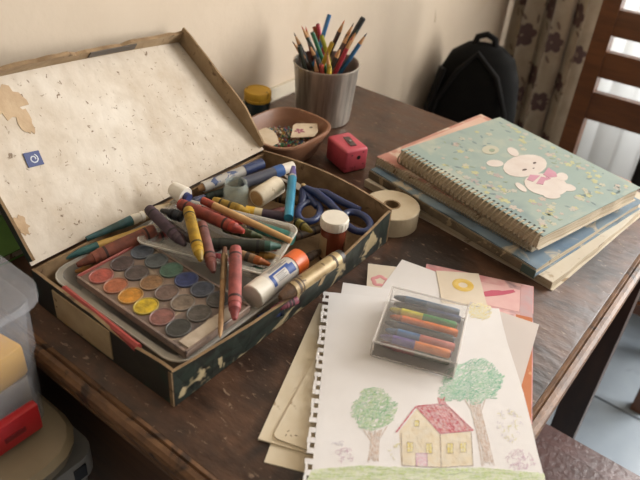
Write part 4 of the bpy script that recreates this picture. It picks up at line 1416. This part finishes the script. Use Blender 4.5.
def blob_px(cx, cy, rx, ry, n=22, jit=0.12, seed=1):
    return blob(cx, cy, rx, ry, n, jit, seed)


# left tree
t1 = MB()
c1 = blob_px(374, 410, 25, 21, 22, 0.12, 4)
scribble(t1, c1, 330, -0.45, 13, 0.00085, 3, 0.55)
t1.build('drawn_tree_crown', [cray('g1', (150, 180, 138)), cray('g2', (168, 190, 144)), cray('g3', (124, 168, 128))], draw, label='left tree crown in light green')
t1 = MB()
tk = [(366, 432), (371, 430), (378, 431), (386, 428), (379, 438), (378, 462), (368, 463), (371, 442)]
scribble(t1, tk, 90, 1.57, 12, 0.0008, 2, 0.12)
stroke(t1, [dp(362, 428), dp(371, 442), dp(368, 463)], 0.0008, 0)
stroke(t1, [dp(387, 427), dp(379, 440), dp(378, 462)], 0.0008, 0)
t1.build('drawn_tree_trunk', [cray('b1', (190, 166, 152)), cray('b2', (204, 184, 170))], draw)
# right tree
t2 = MB()
c2 = blob_px(473, 382, 31, 23, 24, 0.14, 9) 
scribble(t2, c2, 430, -0.5, 14, 0.00085, 3, 0.5)
scribble(t2, blob_px(449, 393, 12, 10, 14, 0.15, 2), 100, -0.5, 9, 0.00085, 3, 0.5)
t2.build('drawn_tree_crown', [cray('t1', (144, 182, 154)), cray('t2', (160, 192, 164)), cray('t3', (116, 170, 142))], draw, label='right tree crown in blue green')
t2 = MB()
tk = [(468, 401), (476, 400), (484, 398), (481, 410), (488, 440), (494, 466), (483, 467), (477, 436)]
scribble(t2, tk, 120, 1.35, 14, 0.0008, 2, 0.1)
stroke(t2, [dp(464, 399), dp(472, 412), dp(478, 440), dp(482, 467)], 0.0008, 0)
stroke(t2, [dp(486, 397), dp(481, 412), dp(488, 440), dp(494, 466)], 0.0008, 0)
t2.build('drawn_tree_trunk', [cray('b1', (190, 166, 152)), cray('b2', (204, 184, 170))], draw)
# house
h = MB()
wl = [(399, 432), (417, 409), (440, 434), (441, 468), (401, 466)]
wr_ = [(440, 435), (471, 432), (473, 466), (441, 468)]
fill(h, wl, 0)
fill(h, wr_, 0)
scribble(h, wl, 120, 1.4, 12, 0.0008, 1, 0.3)
scribble(h, wr_, 90, 1.4, 12, 0.0008, 1, 0.3)
h.build('drawn_house_walls', [mat('house_wall_crayon', (216, 202, 176), (216, 208, 192), scale=140, rough=0.85)], draw, label='pale yellow crayon house walls')
ol = MB()
for seg_ in ([(401, 434), (402, 466), (441, 468), (473, 466), (471, 433)], [(440, 435), (441, 468)]):
    stroke(ol, [dp(*p) for p in seg_], 0.0006, 0, 0.0003)
ol.build('drawn_outline', [cray('o1', (150, 126, 112))], draw)
rf_ = MB()
roof = [(416, 407), (444, 404), (472, 431), (440, 434)]
fill(rf_, roof, 1)
scribble(rf_, roof, 200, 0.85, 13, 0.0008, 2, 0.15, 0.00012)
stroke(rf_, [dp(396, 433), dp(416, 407), dp(440, 434), dp(473, 431), dp(445, 404), dp(416, 407)], 0.0013, 0, 0.0003)
ch = [(437, 398), (445, 397), (446, 406), (439, 406)]
fill(rf_, ch, 0)
scribble(rf_, ch, 25, 1.2, 6, 0.0008, 2, 0.3)
rf_.build('drawn_roof', [cray('r1', (186, 84, 98)), cray('r2', (206, 140, 140))], draw, label='red crayon roof with chimney')
w_ = MB()
for (x, y) in ((407, 443), (426, 444), (447, 444), (460, 443)):
    fill(w_, [(x, y), (x + 6, y), (x + 6, y + 10), (x, y + 10)], 0, 0.00025)
    stroke(w_, [dp(x, y), dp(x + 6, y), dp(x + 6, y + 10), dp(x, y + 10), dp(x, y)], 0.0004, 1, 0.0003)
    stroke(w_, [dp(x + 3, y), dp(x + 3, y + 10)], 0.0003, 1, 0.0003)
fill(w_, [(414, 421), (419, 421), (419, 427), (414, 427)], 0, 0.00025)
stroke(w_, [dp(414, 421), dp(419, 421), dp(419, 427), dp(414, 427), dp(414, 421)], 0.0004, 1, 0.0003)
w_.build('drawn_windows', [cray('y1', (212, 194, 106)), cray('o1', (150, 126, 112))], draw)
dr = MB()
fill(dr, [(416, 454), (427, 454), (427, 467), (416, 467)], 0, 0.00025)
stroke(dr, [dp(416, 467), dp(416, 454), dp(427, 454), dp(427, 467)], 0.0006, 1, 0.0003)
dr.build('drawn_door', [cray('p1', (206, 168, 178)), cray('p2', (160, 116, 150))], draw)
# grass, sun, flowers
g = MB()
gp = [(312, 470), (360, 466), (420, 469), (480, 468), (544, 474), (546, 484), (304, 486)]
fill(g, gp, 1, 0.00005)
scribble(g, gp, 260, 0.02, 22, 0.001, 3, 0.08)
g.build('drawn_grass', [cray('gr1', (168, 188, 128)), cray('gr2', (200, 208, 168)), cray('gr3', (184, 198, 140))], draw, label='light green crayon grass')
sn = MB()
scribble(sn, blob_px(480, 312, 13, 9, 18, 0.1, 3), 120, -0.4, 9, 0.0009, 2, 0.6)
sn.build('drawn_sun', [cray('s1', (216, 200, 140)), cray('s2', (218, 206, 160))], draw, label='faint yellow sun')
for (cx, cy, rx, ry, n, lo_, hi_) in ((345, 456, 8, 8, 30, 0, 1), (511, 425, 15, 18, 60, 2, 3), (521, 460, 14, 10, 70, 0, 1), (338, 446, 6, 6, 14, 3, 3), (395, 452, 8, 10, 12, 2, 2)):
    fw_ = MB()
    pl_ = blob_px(cx, cy, rx, ry, 14, 0.2, int(cx))
    for k in range(n):
        x, y = rd.uniform(cx - rx, cx + rx), rd.uniform(cy - ry, cy + ry)
        if not inside((x, y), pl_):
            continue
        r0 = rd.uniform(1, 2.6)
        a0 = rd.uniform(0, 6)
        stroke(fw_, [dp(x + r0 * math.cos(a0 + q), y + r0 * math.sin(a0 + q)) for q in (0, 1, 2, 3)], 0.0005, rd.randint(lo_, hi_))
    fw_.build('drawn_flower', [cray('f1', (206, 176, 190)), cray('f2', (196, 164, 184)), cray('f3', (212, 204, 150)), cray('f4', (196, 186, 200))], draw)

# ================================================================== CLEAR CASE OF CRAYONS
zb = ZD + 0.0012
cA, cB, cC = P(394, 286, zb + .019), P(470, 305, zb + .019), P(375, 342, zb + .019)
cw, cd = 0.078, 0.085
rz = math.atan2((cB - cA).y, (cB - cA).x)
cen = (P(394, 286, zb + .019) + P(470, 305, zb + .019) + P(452, 365, zb + .019) + P(375, 342, zb + .019)) / 4
case = thing('crayon_case', 'clear plastic case of coloured twist crayons on the house drawing', 'case', (cen.x, cen.y, TZ + zb), rz)
M_case = clear('case_plastic', (222, 216, 210), 0.09, 0.10)
M_case_edge = clear('case_edge_plastic', (226, 220, 214), 0.42, 0.15)
hc, hd, hz = cw / 2, cd / 2, 0.0200
MB().box((0, 0, 0.0008), (hc, hd, 0.0007)).build('base', M_case, case)
for (c, h_) in (((-hc + .0006, 0, hz / 2), (.0006, hd, hz / 2 - .002)), ((hc - .0006, 0, hz / 2), (.0006, hd, hz / 2 - .002)), ((0, -hd + .0006, hz / 2), (hc - .0013, .0006, hz / 2 - .002)), ((0, hd - .0006, hz / 2), (hc - .0013, .0006, hz / 2 - .002))):
    MB().box(c, h_).build('side', M_case, case)
lidc = MB().box((0, 0, hz - 0.0008), (hc - 0.001, hd - 0.001, 0.0006)).build('lid', M_case, case)
ed = MB()
ed.tube([(-hc, -hd, hz - .001), (hc, -hd, hz - .001), (hc, hd, hz - .001), (-hc, hd, hz - .001)], 0.0011, 6, closed=True)
ed.build('lid_rim', M_case_edge, lidc)
ed = MB()
ed.tube([(-hc, -hd, .0012), (hc, -hd, .0012), (hc, hd, .0012), (-hc, hd, .0012)], 0.0010, 6, closed=True)
for sx in (-1, 1):
    for sy in (-1, 1):
        ed.tube([(sx * hc, sy * hd, 0.001), (sx * hc, sy * hd, hz - .001)], 0.0011, 6)
ed.build('edge_frame', M_case_edge, case)
cm = case.matrix_basis
rows = [((70, 98, 126), (112, 128, 146), 'blue grey patterned'), ((46, 50, 62), (74, 84, 112), 'black'), ((196, 186, 60), (70, 132, 78), 'yellow to green'), ((206, 104, 48), (214, 112, 44), 'orange'),
        ((40, 46, 62), (46, 52, 54), 'navy to black'), ((68, 110, 156), (186, 112, 104), 'blue to pink'), ((96, 82, 140), (208, 122, 70), 'violet to orange')]
rows2 = [((120, 60, 70), (80, 90, 80), 'maroon'), ((100, 80, 60), (120, 90, 60), 'brown'), ((70, 100, 70), (90, 120, 80), 'moss green'), ((60, 80, 120), (60, 80, 120), 'slate blue'),
         ((160, 120, 70), (160, 120, 70), 'ochre'), ((120, 70, 110), (120, 70, 110), 'plum'), ((130, 56, 60), (90, 96, 84), 'dark red and grey green')]
for lv, rw in ((0, rows2), (1, rows)):
    for i, (ca, cb, nm) in enumerate(rw):
        y = hd - 0.0095 - i * 0.0102
        z = 0.0058 + lv * 0.0088
        sl_ = 0.0 if lv == 0 else (0.0015 if i % 2 else -0.0012)
        A = cm @ Vector((hc - 0.006 + sl_, y, z))
        B = cm @ Vector((-hc + 0.005 + sl_, y, z))
        L = (B - A).length
        rod('twist_crayon', '%s twist crayon in the %s row of the clear case' % (nm, 'upper' if lv else 'lower'), 'crayon', A, B,
            [('barrel', mat('twist_%d_%d_%d' % cb, cb, tuple(int(q * .85) for q in cb), scale=90, rough=0.4), [(0, 0.0034), (0.002, 0.0043), (L * 0.50, 0.0043)]),
             ('grip', mat('twist_%d_%d_%d' % ca, ca, tuple(int(q * .85) for q in ca), scale=90, rough=0.4), [(L * 0.50, 0.0042), (L - 0.012, 0.0042)]),
             ('tip', wax(ca), [(L - 0.012, 0.0038), (L - 0.004, 0.0028), (L, 0.0012)])], group='twist crayons in the clear case', seg=12, rs=1.0)

# ================================================================== STORAGE BINS BESIDE THE TABLE
def rrect(x0, x1, y0, y1, r, z, k=5):
    out = []
    for (cx, cy, a0) in ((x1 - r, y1 - r, 0), (x0 + r, y1 - r, PI / 2), (x0 + r, y0 + r, PI), (x1 - r, y0 + r, 1.5 * PI)):
        for i in range(k):
            a = a0 + PI / 2 * i / (k - 1)
            out.append(Vector((cx + r * math.cos(a), cy + r * math.sin(a), z)))
    return out


bx1, by1 = -0.420, 0.2165
bx0, by0 = -0.67, -0.05
binz0, binz1 = TZ - 0.055, TZ + 0.098
bin_ = thing('storage_bin', 'frosted clear storage bin with red latch beside the table', 'storage bin', ((bx0 + bx1) / 2, (by0 + by1) / 2, binz0))
t_ = 0.012
ix, iy = bx1 - .009, by1 - .0125
rings = [rrect(bx0 + .012, ix - .004, by0 + .012, iy - .003, .014, binz0 + .001), rrect(bx0 + .012, ix - .001, by0 + .012, iy - .001, .014, binz0 + .085),
         rrect(bx0 + .009, ix + .002, by0 + .009, iy + .001, .014, binz0 + .089), rrect(bx0 + .006, ix + .003, by0 + .006, iy + .002, .014, binz1 - .012),
         rrect(bx0 + .0075, ix + .0015, by0 + .0075, iy + .0005, .014, binz1 - .012), rrect(bx0 + .014, ix - .003, by0 + .014, iy - .003, .014, binz0 + .085),
         rrect(bx0 + .014, ix - .006, by0 + .014, iy - .005, .014, binz0 + .003)]
MB().loft(rings).build('bin_body', M_bin, bin_, world=True)
bl_ = MB().loft([rrect(bx0, bx1, by0, by1, .022, binz1 - .013), rrect(bx0, bx1, by0, by1, .022, binz1 - .002), rrect(bx0 + .003, bx1 - .003, by0 + .003, by1 - .003, .020, binz1),
                 rrect(bx0 + .018, bx1 - .018, by0 + .018, by1 - .018, .026, binz1 + .001), rrect(bx0 + .022, bx1 - .022, by0 + .022, by1 - .022, .024, binz1 + .011),
                 rrect(bx0 + .028, bx1 - .028, by0 + .028, by1 - .028, .022, binz1 + .013)]).build('bin_lid', M_bin, bin_, world=True)
# latch with clear plate on the face towards the camera
lt = MB().box((bx1 - 0.0095, 0.160, TZ - 0.020), (0.003, 0.030, 0.030), bev=0.0025).build('latch_plate', M_bin, bin_, world=True)
lr = MB().box((bx1 - 0.004, 0.160, TZ - 0.032), (0.005, 0.026, 0.016), bev=0.0025).build('latch', mat('red_plastic', (186, 36, 40), (168, 28, 34), scale=30, rough=0.4), bin_, world=True, label='red clip latch')
MB().box((bx1 + 0.0012, 0.160, TZ - 0.034), (0.0006, 0.010, 0.003), bev=0.0004).build('latch_grip', plain((120, 20, 26), 0.5), lr, world=True)
# contents of the bin
yb = thing('plastic_bottle', 'yellow plastic tub inside the frosted storage bin', 'tub', (-0.4605, 0.176, binz0 + 0.0045), 0.15)
MB().box((0, 0, 0.066), (0.020, 0.018, 0.018), bev=0.004).build('lid', plain((226, 170, 20), 0.5), yb)
MB().box((0, 0, 0.0240), (0.018, 0.017, 0.0235), bev=0.004).build('tub_body', plain((168, 140, 96), 0.6), yb)
pb = thing('cloth_bag', 'purple cloth bundle inside the frosted storage bin', 'cloth', (-0.575, 0.10, binz0 + 0.0045))
MB().loft([[Vector((0.05 * k * math.cos(a) * (1 + .12 * math.sin(3 * a + z * 40)), 0.08 * k * math.sin(a), z)) for a in [2 * PI * i / 24 for i in range(24)]] for z, k in ((0, .8), (.02, 1.0), (.06, 1.0), (.09, .85), (.115, .45), (.122, .1))]).build('bundle', mat('purple_cloth', (110, 84, 124), (84, 66, 108), scale=20, rough=0.9), pb)
bb = thing('toy_block', 'blue block inside the frosted storage bin behind the latch', 'block', (-0.485, 0.090, binz0 + 0.0045), 0.2)
MB().box((0, 0, 0.02), (0.03, 0.022, 0.02), bev=0.004).build('block', plain((70, 80, 120), 0.6), bb)
MB().lathe([(0.04, 0.007), (0.045, 0.007)], 14, M=Matrix.Translation((0.012, 0, 0))).build('stud', plain((70, 80, 120), 0.6), bb)
MB().lathe([(0.04, 0.007), (0.045, 0.007)], 14, M=Matrix.Translation((-0.012, 0, 0))).build('stud', plain((70, 80, 120), 0.6), bb)

# beige box below
qx1, qy1 = -0.383, 0.212
bz0, bz1 = TZ - 0.105, TZ - 0.0556
be = thing('beige_box', 'beige plastic box with rounded lid under the frosted bin', 'box', (-0.52, 0.08, bz0))
M_beige = mat('beige_plastic', (146, 132, 108), (130, 116, 92), scale=12, rough=0.5)
MB().loft([rrect(-.665, qx1 - .030, -.06, qy1 - .006, .04, bz0 + .0005), rrect(-.665, qx1 - .018, -.06, qy1 - .004, .04, bz1 - .024)]).build('box_body', M_beige, be, world=True)
MB().loft([rrect(-.672, qx1 - .006, -.066, qy1, .045, bz1 - .0235), rrect(-.672, qx1, -.066, qy1, .045, bz1 - .006), rrect(-.668, qx1 - .005, -.062, qy1 - .005, .042, bz1 - .0005), rrect(-.655, qx1 - .02, -.05, qy1 - .02, .035, bz1)]).build('box_lid', M_beige, be, world=True)
MB().box((qx1 - 0.005, 0.150, bz1 - 0.020), (0.004, 0.012, 0.008), bev=0.002).build('latch', plain((48, 42, 38), 0.5), be, world=True)
# grey crate below it
gz0, gz1 = TZ - 0.36, bz0 - 0.0002
gr = thing('grey_crate', 'pale grey plastic crate with dark grip slot below the beige box', 'crate', (-0.52, 0.08, gz0))
M_crate = mat('grey_crate_plastic', (156, 154, 150), (142, 140, 136), scale=10, rough=0.5)
MB().loft([rrect(-.65, -.425, -.05, .218, .02, gz0 + .0005), rrect(-.66, -.412, -.06, .222, .02, gz1 - .03), rrect(-.665, -.405, -.065, .226, .02, gz1 - .03), rrect(-.665, -.405, -.065, .226, .02, gz1)]).build('crate_body', M_crate, gr, world=True)
MB().box((-0.4045, 0.160, gz1 - 0.017), (0.0012, 0.022, 0.008), bev=0.001, seg=1).build('grip_slot', plain((30, 32, 36), 0.5), gr, world=True)
MB().box((-0.4045, 0.203, gz1 - 0.016), (0.0012, 0.007, 0.009), bev=0.001, seg=1).build('corner_clip', plain((34, 36, 42), 0.5), gr, world=True)
# lower carton that carries the pile
lw = thing('brown_carton', 'plain brown carton on the floor carrying the bins', 'carton', (-0.53, 0.08, 0.0045))
MB().box((-0.535, 0.08, (gz0 + 0.0045) / 2), (0.12, 0.13, (gz0 - 0.0045) / 2 - 0.0005), bev=0.002).build('carton_body', mat('brown_carton', (120, 96, 68), (108, 84, 58), scale=10, rough=0.9), lw, world=True)
MB().box((-0.4145, 0.08, (gz0 + 0.0045) / 2 + 0.05), (0.0008, 0.05, 0.012)).build('hand_hole', plain((40, 32, 26), 0.9), lw, world=True)

# green folder at the far left behind the lid
gf = thing('green_folder', 'green folder lying at the left table edge behind the lid', 'folder', (-0.632, 0.275, TZ), 0.0)
M_green = mat('green_card', (98, 138, 66), (84, 120, 56), scale=12, rough=0.7)
MB().box((0, 0, 0.0008), (0.036, 0.058, 0.0006)).build('back_cover', M_green, gf)
MB().box((0, 0, 0.0055), (0.034, 0.056, 0.004)).build('pages', M_tan, gf)
MB().box((0, 0, 0.0102), (0.036, 0.058, 0.0006)).build('front_cover', M_green, gf)

# ================================================================== CHAIR AT THE WINDOW SIDE
CXL, CXR, CYB = -0.342, -0.001, 1.372
chair = thing('wooden_chair', 'brown ladder back wooden chair standing between table and window', 'chair', ((CXL + CXR) / 2, CYB + 0.2, 0.0045))
for x in (CXL, CXR):
    r = []
    for z, y, hw, hy_ in ((0.005, CYB, .014, .014), (0.45, CYB, .017, .016), (0.80, CYB, .017, .014), (1.0, CYB - 0.004, .0165, .013), (1.02, CYB - 0.004, .011, .009)):
        r.append([Vector((x + a * hw, y + b * hy_, z)) for a, b in ((-1, -1), (1, -1), (1, 1), (-1, 1))])
    MB().loft(r, smooth=False).build('back_post', M_chair, chair, world=True)
for (za, zb_) in ((TZ - .098, TZ - .041), (TZ - .010, TZ + .041), (TZ + .072, TZ + .121), (TZ + .155, TZ + .215)):
    vs = []
    k = 8
    r = []
    for i in range(k + 1):
        q = i / k
        x = CXL + 0.016 + (CXR - CXL - 0.032) * q
        y = CYB + 0.010 * math.sin(PI * q) - 0.004
        r.append([Vector((x, y - .008, TZ * 0 + za)), Vector((x, y + .008, za)), Vector((x, y + .008, zb_)), Vector((x, y - .008, zb_))])
    MB().loft(r, smooth=False).build('back_slat', M_chair, chair, world=True)
MB().box(((CXL + CXR) / 2, CYB + 0.135, 0.337), ((CXR - CXL) / 2 + 0.012, 0.118, 0.013), bev=0.005).build('seat', M_chair, chair, world=True)
for x in (CXL + 0.01, CXR - 0.01):
    MB().box((x, CYB + 0.225, 0.164), (.015, .015, .159), bev=0.003, seg=1).build('front_leg', M_chair, chair, world=True)
    MB().box((x, CYB + 0.112, 0.22), (.009, .095, .012), bev=0.002, seg=1).build('stretcher', M_chair, chair, world=True)
MB().box(((CXL + CXR) / 2, CYB, 0.27), ((CXR - CXL) / 2 - .018, .009, .014), bev=0.002, seg=1).build('stretcher', M_chair, chair, world=True)
bag = thing('black_bag', 'black bag resting on the seat of the wooden chair', 'bag', (-0.108, 1.515, 0.3505))
MB().box((0.0, 0, 0.132), (0.108, 0.06, 0.130), bev=0.02, seg=3).build('bag_body', mat('black_canvas', (18, 18, 19), (26, 25, 25), scale=40, rough=0.85), bag)
MB().tube([(-0.05, 0, 0.26), (-0.045, 0, 0.285), (0, 0, 0.298), (0.045, 0, 0.285), (0.05, 0, 0.26)], 0.006, 8).build('handle', M_black, bag)

# second seat, close to the camera on the right
st = thing('leather_stool', 'dark red brown leather seat pushed under the right table edge', 'stool', (0.02, 0.555, 0.0045))
MB().loft([rrect(-.18, .22, .36, .745, .05, TZ - .345), rrect(-.192, .232, .348, .757, .06, TZ - .335), rrect(-.195, .235, .345, .760, .06, TZ - .318), rrect(-.188, .228, .352, .753, .06, TZ - .305), rrect(-.15, .19, .39, .715, .05, TZ - .298)]).build('cushion', mat('oxblood_leather', (74, 42, 36), (58, 32, 28), scale=24, rough=0.38, bump=0.25, bscale=120), st, world=True)
for x, y in ((-.15, .39), (-.15, .715), (.19, .39), (.19, .715)):
    MB().box((x, y, (TZ - .345 + .0045) / 2), (.017, .017, (TZ - .345 - .0045) / 2), bev=0.003, seg=1).build('leg', M_leg, st, world=True)

# ================================================================== CURTAINS
def curtain(name, label, x0, x1, y, z0, z1, waves, amp, mtl, nx=90, nz=10, ph=0.0, cat='curtain'):
    t = thing(name, label, cat, ((x0 + x1) / 2, y, z0))

    def sf(u, z):
        x = x0 + (x1 - x0) * u
        a = amp * (0.75 + 0.25 * math.sin(3.1 * u + z))
        return Vector((x + 0.006 * math.sin(waves * 4 * PI * u + z), y + a * math.sin(waves * 2 * PI * u + ph + 0.25 * z) + 0.3 * a * math.sin(waves * 4.4 * PI * u + 1.3), z))
    vs, fs = [], []
    for j in range(nz + 1):
        for i in range(nx + 1):
            p = sf(i / nx, z0 + (z1 - z0) * j / nz)
            vs.append(p)
    n = len(vs)
    vs += [p + Vector((0, 0.0012, 0)) for p in vs]
    for j in range(nz):
        for i in range(nx):
            a = j * (nx + 1) + i
            fs.append([a, a + 1, a + nx + 2, a + nx + 1])
            fs.append([n + a + nx + 1, n + a + nx + 2, n + a + 1, n + a])
    MB().add(vs, fs, 0, True).build('cloth', mtl, t, world=True)
    return t, sf


M_cur = mat('beige_curtain', (172, 158, 138), (154, 140, 120), scale=18, rough=0.95, sheen=0.2)
cu, sf = curtain('floral_curtain', 'heavy beige curtain printed with dark purple flowers', -0.668, -0.452, 1.70, 0.02, 2.42, 3.0, 0.024, M_cur)
pm = None
rc = random.Random(17)
pm_mats = [plain((92, 72, 70), 0.95), plain((186, 166, 142), 0.95), plain((116, 98, 86), 0.95)]


def on_curtain(u, z, poly, mi):
    """flat printed shape following the folds; poly in metres around (u, z)"""
    W_ = 0.42          # cloth width unrolled over the folds
    c0 = sf(u, z) + Vector((0, -0.0015, 0))
    ps = []
    for (a, b) in poly:
        ps.append(sf(min(max(u + a / W_, 0.0), 1.0), z + b) + Vector((0, -0.0018, 0)))
    pm.add([c0] + ps, [[0, 1 + i, 1 + (i + 1) % len(ps)] for i in range(len(ps))], mi, True)


z = 0.42
row = 0
while z < 1.35:
    for k in range(3):
        u = 0.15 + 0.33 * k + (0.16 if row % 2 else 0) + rc.uniform(-.04, .04)
        if u > 0.96:
            continue
        zz = z + rc.uniform(-.015, .015)
        R = rc.uniform(0.022, 0.029)
        pm = MB()
        for q in range(6):
            a = 2 * PI * q / 6 + rc.uniform(0, 0.3)
            on_curtain(u + 0.6 * R * math.cos(a) / 0.42, zz + 0.6 * R * math.sin(a), blob(0, 0, R * .55, R * .42, 9, 0.1, q, a), 0)
        on_curtain(u, zz, [(x, y - 0.0) for x, y in blob(0, 0, R * .28, R * .28, 8, 0.2, 3)], 1)
        for q in range(3):
            a = rc.uniform(0, 6.28)
            on_curtain(u + 1.7 * R * math.cos(a) / 0.42, zz + 1.7 * R * math.sin(a), blob(0, 0, 0.012, 0.004, 8, 0.1, q, a + 0.6), 2)
        pm.build('printed_flower', pm_mats, cu, world=True)
    z += 0.082
    row += 1
M_sheer = bpy.data.materials.new('sheer_voile')
M_sheer.use_nodes = True
nt = M_sheer.node_tree
for n_ in list(nt.nodes):
    nt.nodes.remove(n_)
out = nt.nodes.new('ShaderNodeOutputMaterial')
tr_ = nt.nodes.new('ShaderNodeBsdfTranslucent')
df = nt.nodes.new('ShaderNodeBsdfDiffuse')
mx1 = nt.nodes.new('ShaderNodeMixShader')
tr_.inputs[0].default_value = (0.6, 0.61, 0.61, 1)
df.inputs[0].default_value = (0.6, 0.6, 0.6, 1)
mx1.inputs[0].default_value = 0.4
nt.links.new(tr_.outputs[0], mx1.inputs[1])
nt.links.new(df.outputs[0], mx1.inputs[2])
nt.links.new(mx1.outputs[0], out.inputs[0])
curtain('sheer_curtain', 'white sheer curtain glowing behind the chair slats', -0.46, 0.12, 1.752, 0.02, 2.42, 5, 0.006, M_sheer, nx=160)

# ================================================================== BACKPACK on a stool in the corner
bs = thing('wooden_stool', 'low wooden stool under the black backpack in the room corner', 'stool', (-0.555, 1.36, 0.0045))
SZ = 0.285
MB().box((0, 0, SZ - 0.0045 - 0.012), (0.11, 0.09, 0.012), bev=0.003).build('seat', M_chair, bs)
for x, y in ((-.085, -.065), (-.085, .065), (.085, -.065), (.085, .065)):
    MB().box((x, y, (SZ - .03) / 2), (.014, .014, (SZ - .03) / 2), bev=0.002, seg=1).build('leg', M_chair, bs)
M_pack = mat('black_nylon', (8, 7, 7), (13, 12, 11), scale=50, rough=0.9, bump=0.1, spec=0.2)
M_pack2 = mat('black_nylon_panel', (14, 12, 11), (18, 16, 15), scale=50, rough=0.85, spec=0.25)
bp = thing('backpack', 'black backpack leaning in the room corner beside the curtain', 'backpack', (-0.572, 1.36, SZ), 0.30)


def pack(w, dd, prof, off=0.0, xo=0.0):
    rings = []
    for z, kw, kd, sy in prof:
        rings.append([Vector((p.x + xo, p.y + off + sy, z)) for p in sup(w * kw, dd * kd, z, 3.0, 32)])
    return MB().loft(rings)


pack(0.106, 0.07, ((0.001, .90, .9, 0), (0.03, 1.0, 1.0, 0), (0.22, 1.0, 1.0, 0.004), (0.31, .93, .92, .008), (0.375, .84, .84, .012), (0.42, .66, .66, .015), (0.443, .38, .4, .017), (0.450, .08, .1, .018))).build('pack_body', M_pack, bp)
pack(0.085, 0.026, ((0.02, .92, .7, 0), (0.04, 1.0, 1.0, 0), (0.19, 1.0, 1.0, 0.002), (0.235, .85, .8, .006), (0.25, .6, .4, .01)), off=-0.072).build('front_pocket', M_pack2, bp)
MB().tube([(x * 0.73, y * 0.82, z) for x, y, z in ((-0.128, -0.045, 0.06), (-0.126, -0.060, 0.22), (-0.10, -0.066, 0.33), (-0.055, -0.050, 0.40), (-0.01, -0.030, 0.440), (0.06, -0.048, 0.40), (0.105, -0.064, 0.33), (0.13, -0.055, 0.2))], 0.006, 8).build('zip_seam', M_pack2, bp)
MB().tube([(x * 0.73, y * 0.82, z) for x, y, z in ((-0.035, 0.02, 0.435), (-0.025, 0.018, 0.462), (0.0, 0.018, 0.470), (0.025, 0.018, 0.462), (0.035, 0.02, 0.435))], 0.007, 8).build('carry_handle', M_pack2, bp)
MB().tube([(x * 0.73, y * 0.82, z) for x, y, z in ((-0.10, -0.05, 0.40), (-0.13, -0.07, 0.28), (-0.145, -0.06, 0.12), (-0.14, -0.02, 0.03))], 0.013, 8, flat=0.5).build('shoulder_strap', M_pack2, bp)
MB().box((-0.099, -0.049, 0.27), (0.008, 0.003, 0.012), bev=0.001, seg=1).build('strap_buckle', plain((120, 108, 92), 0.5), bp)
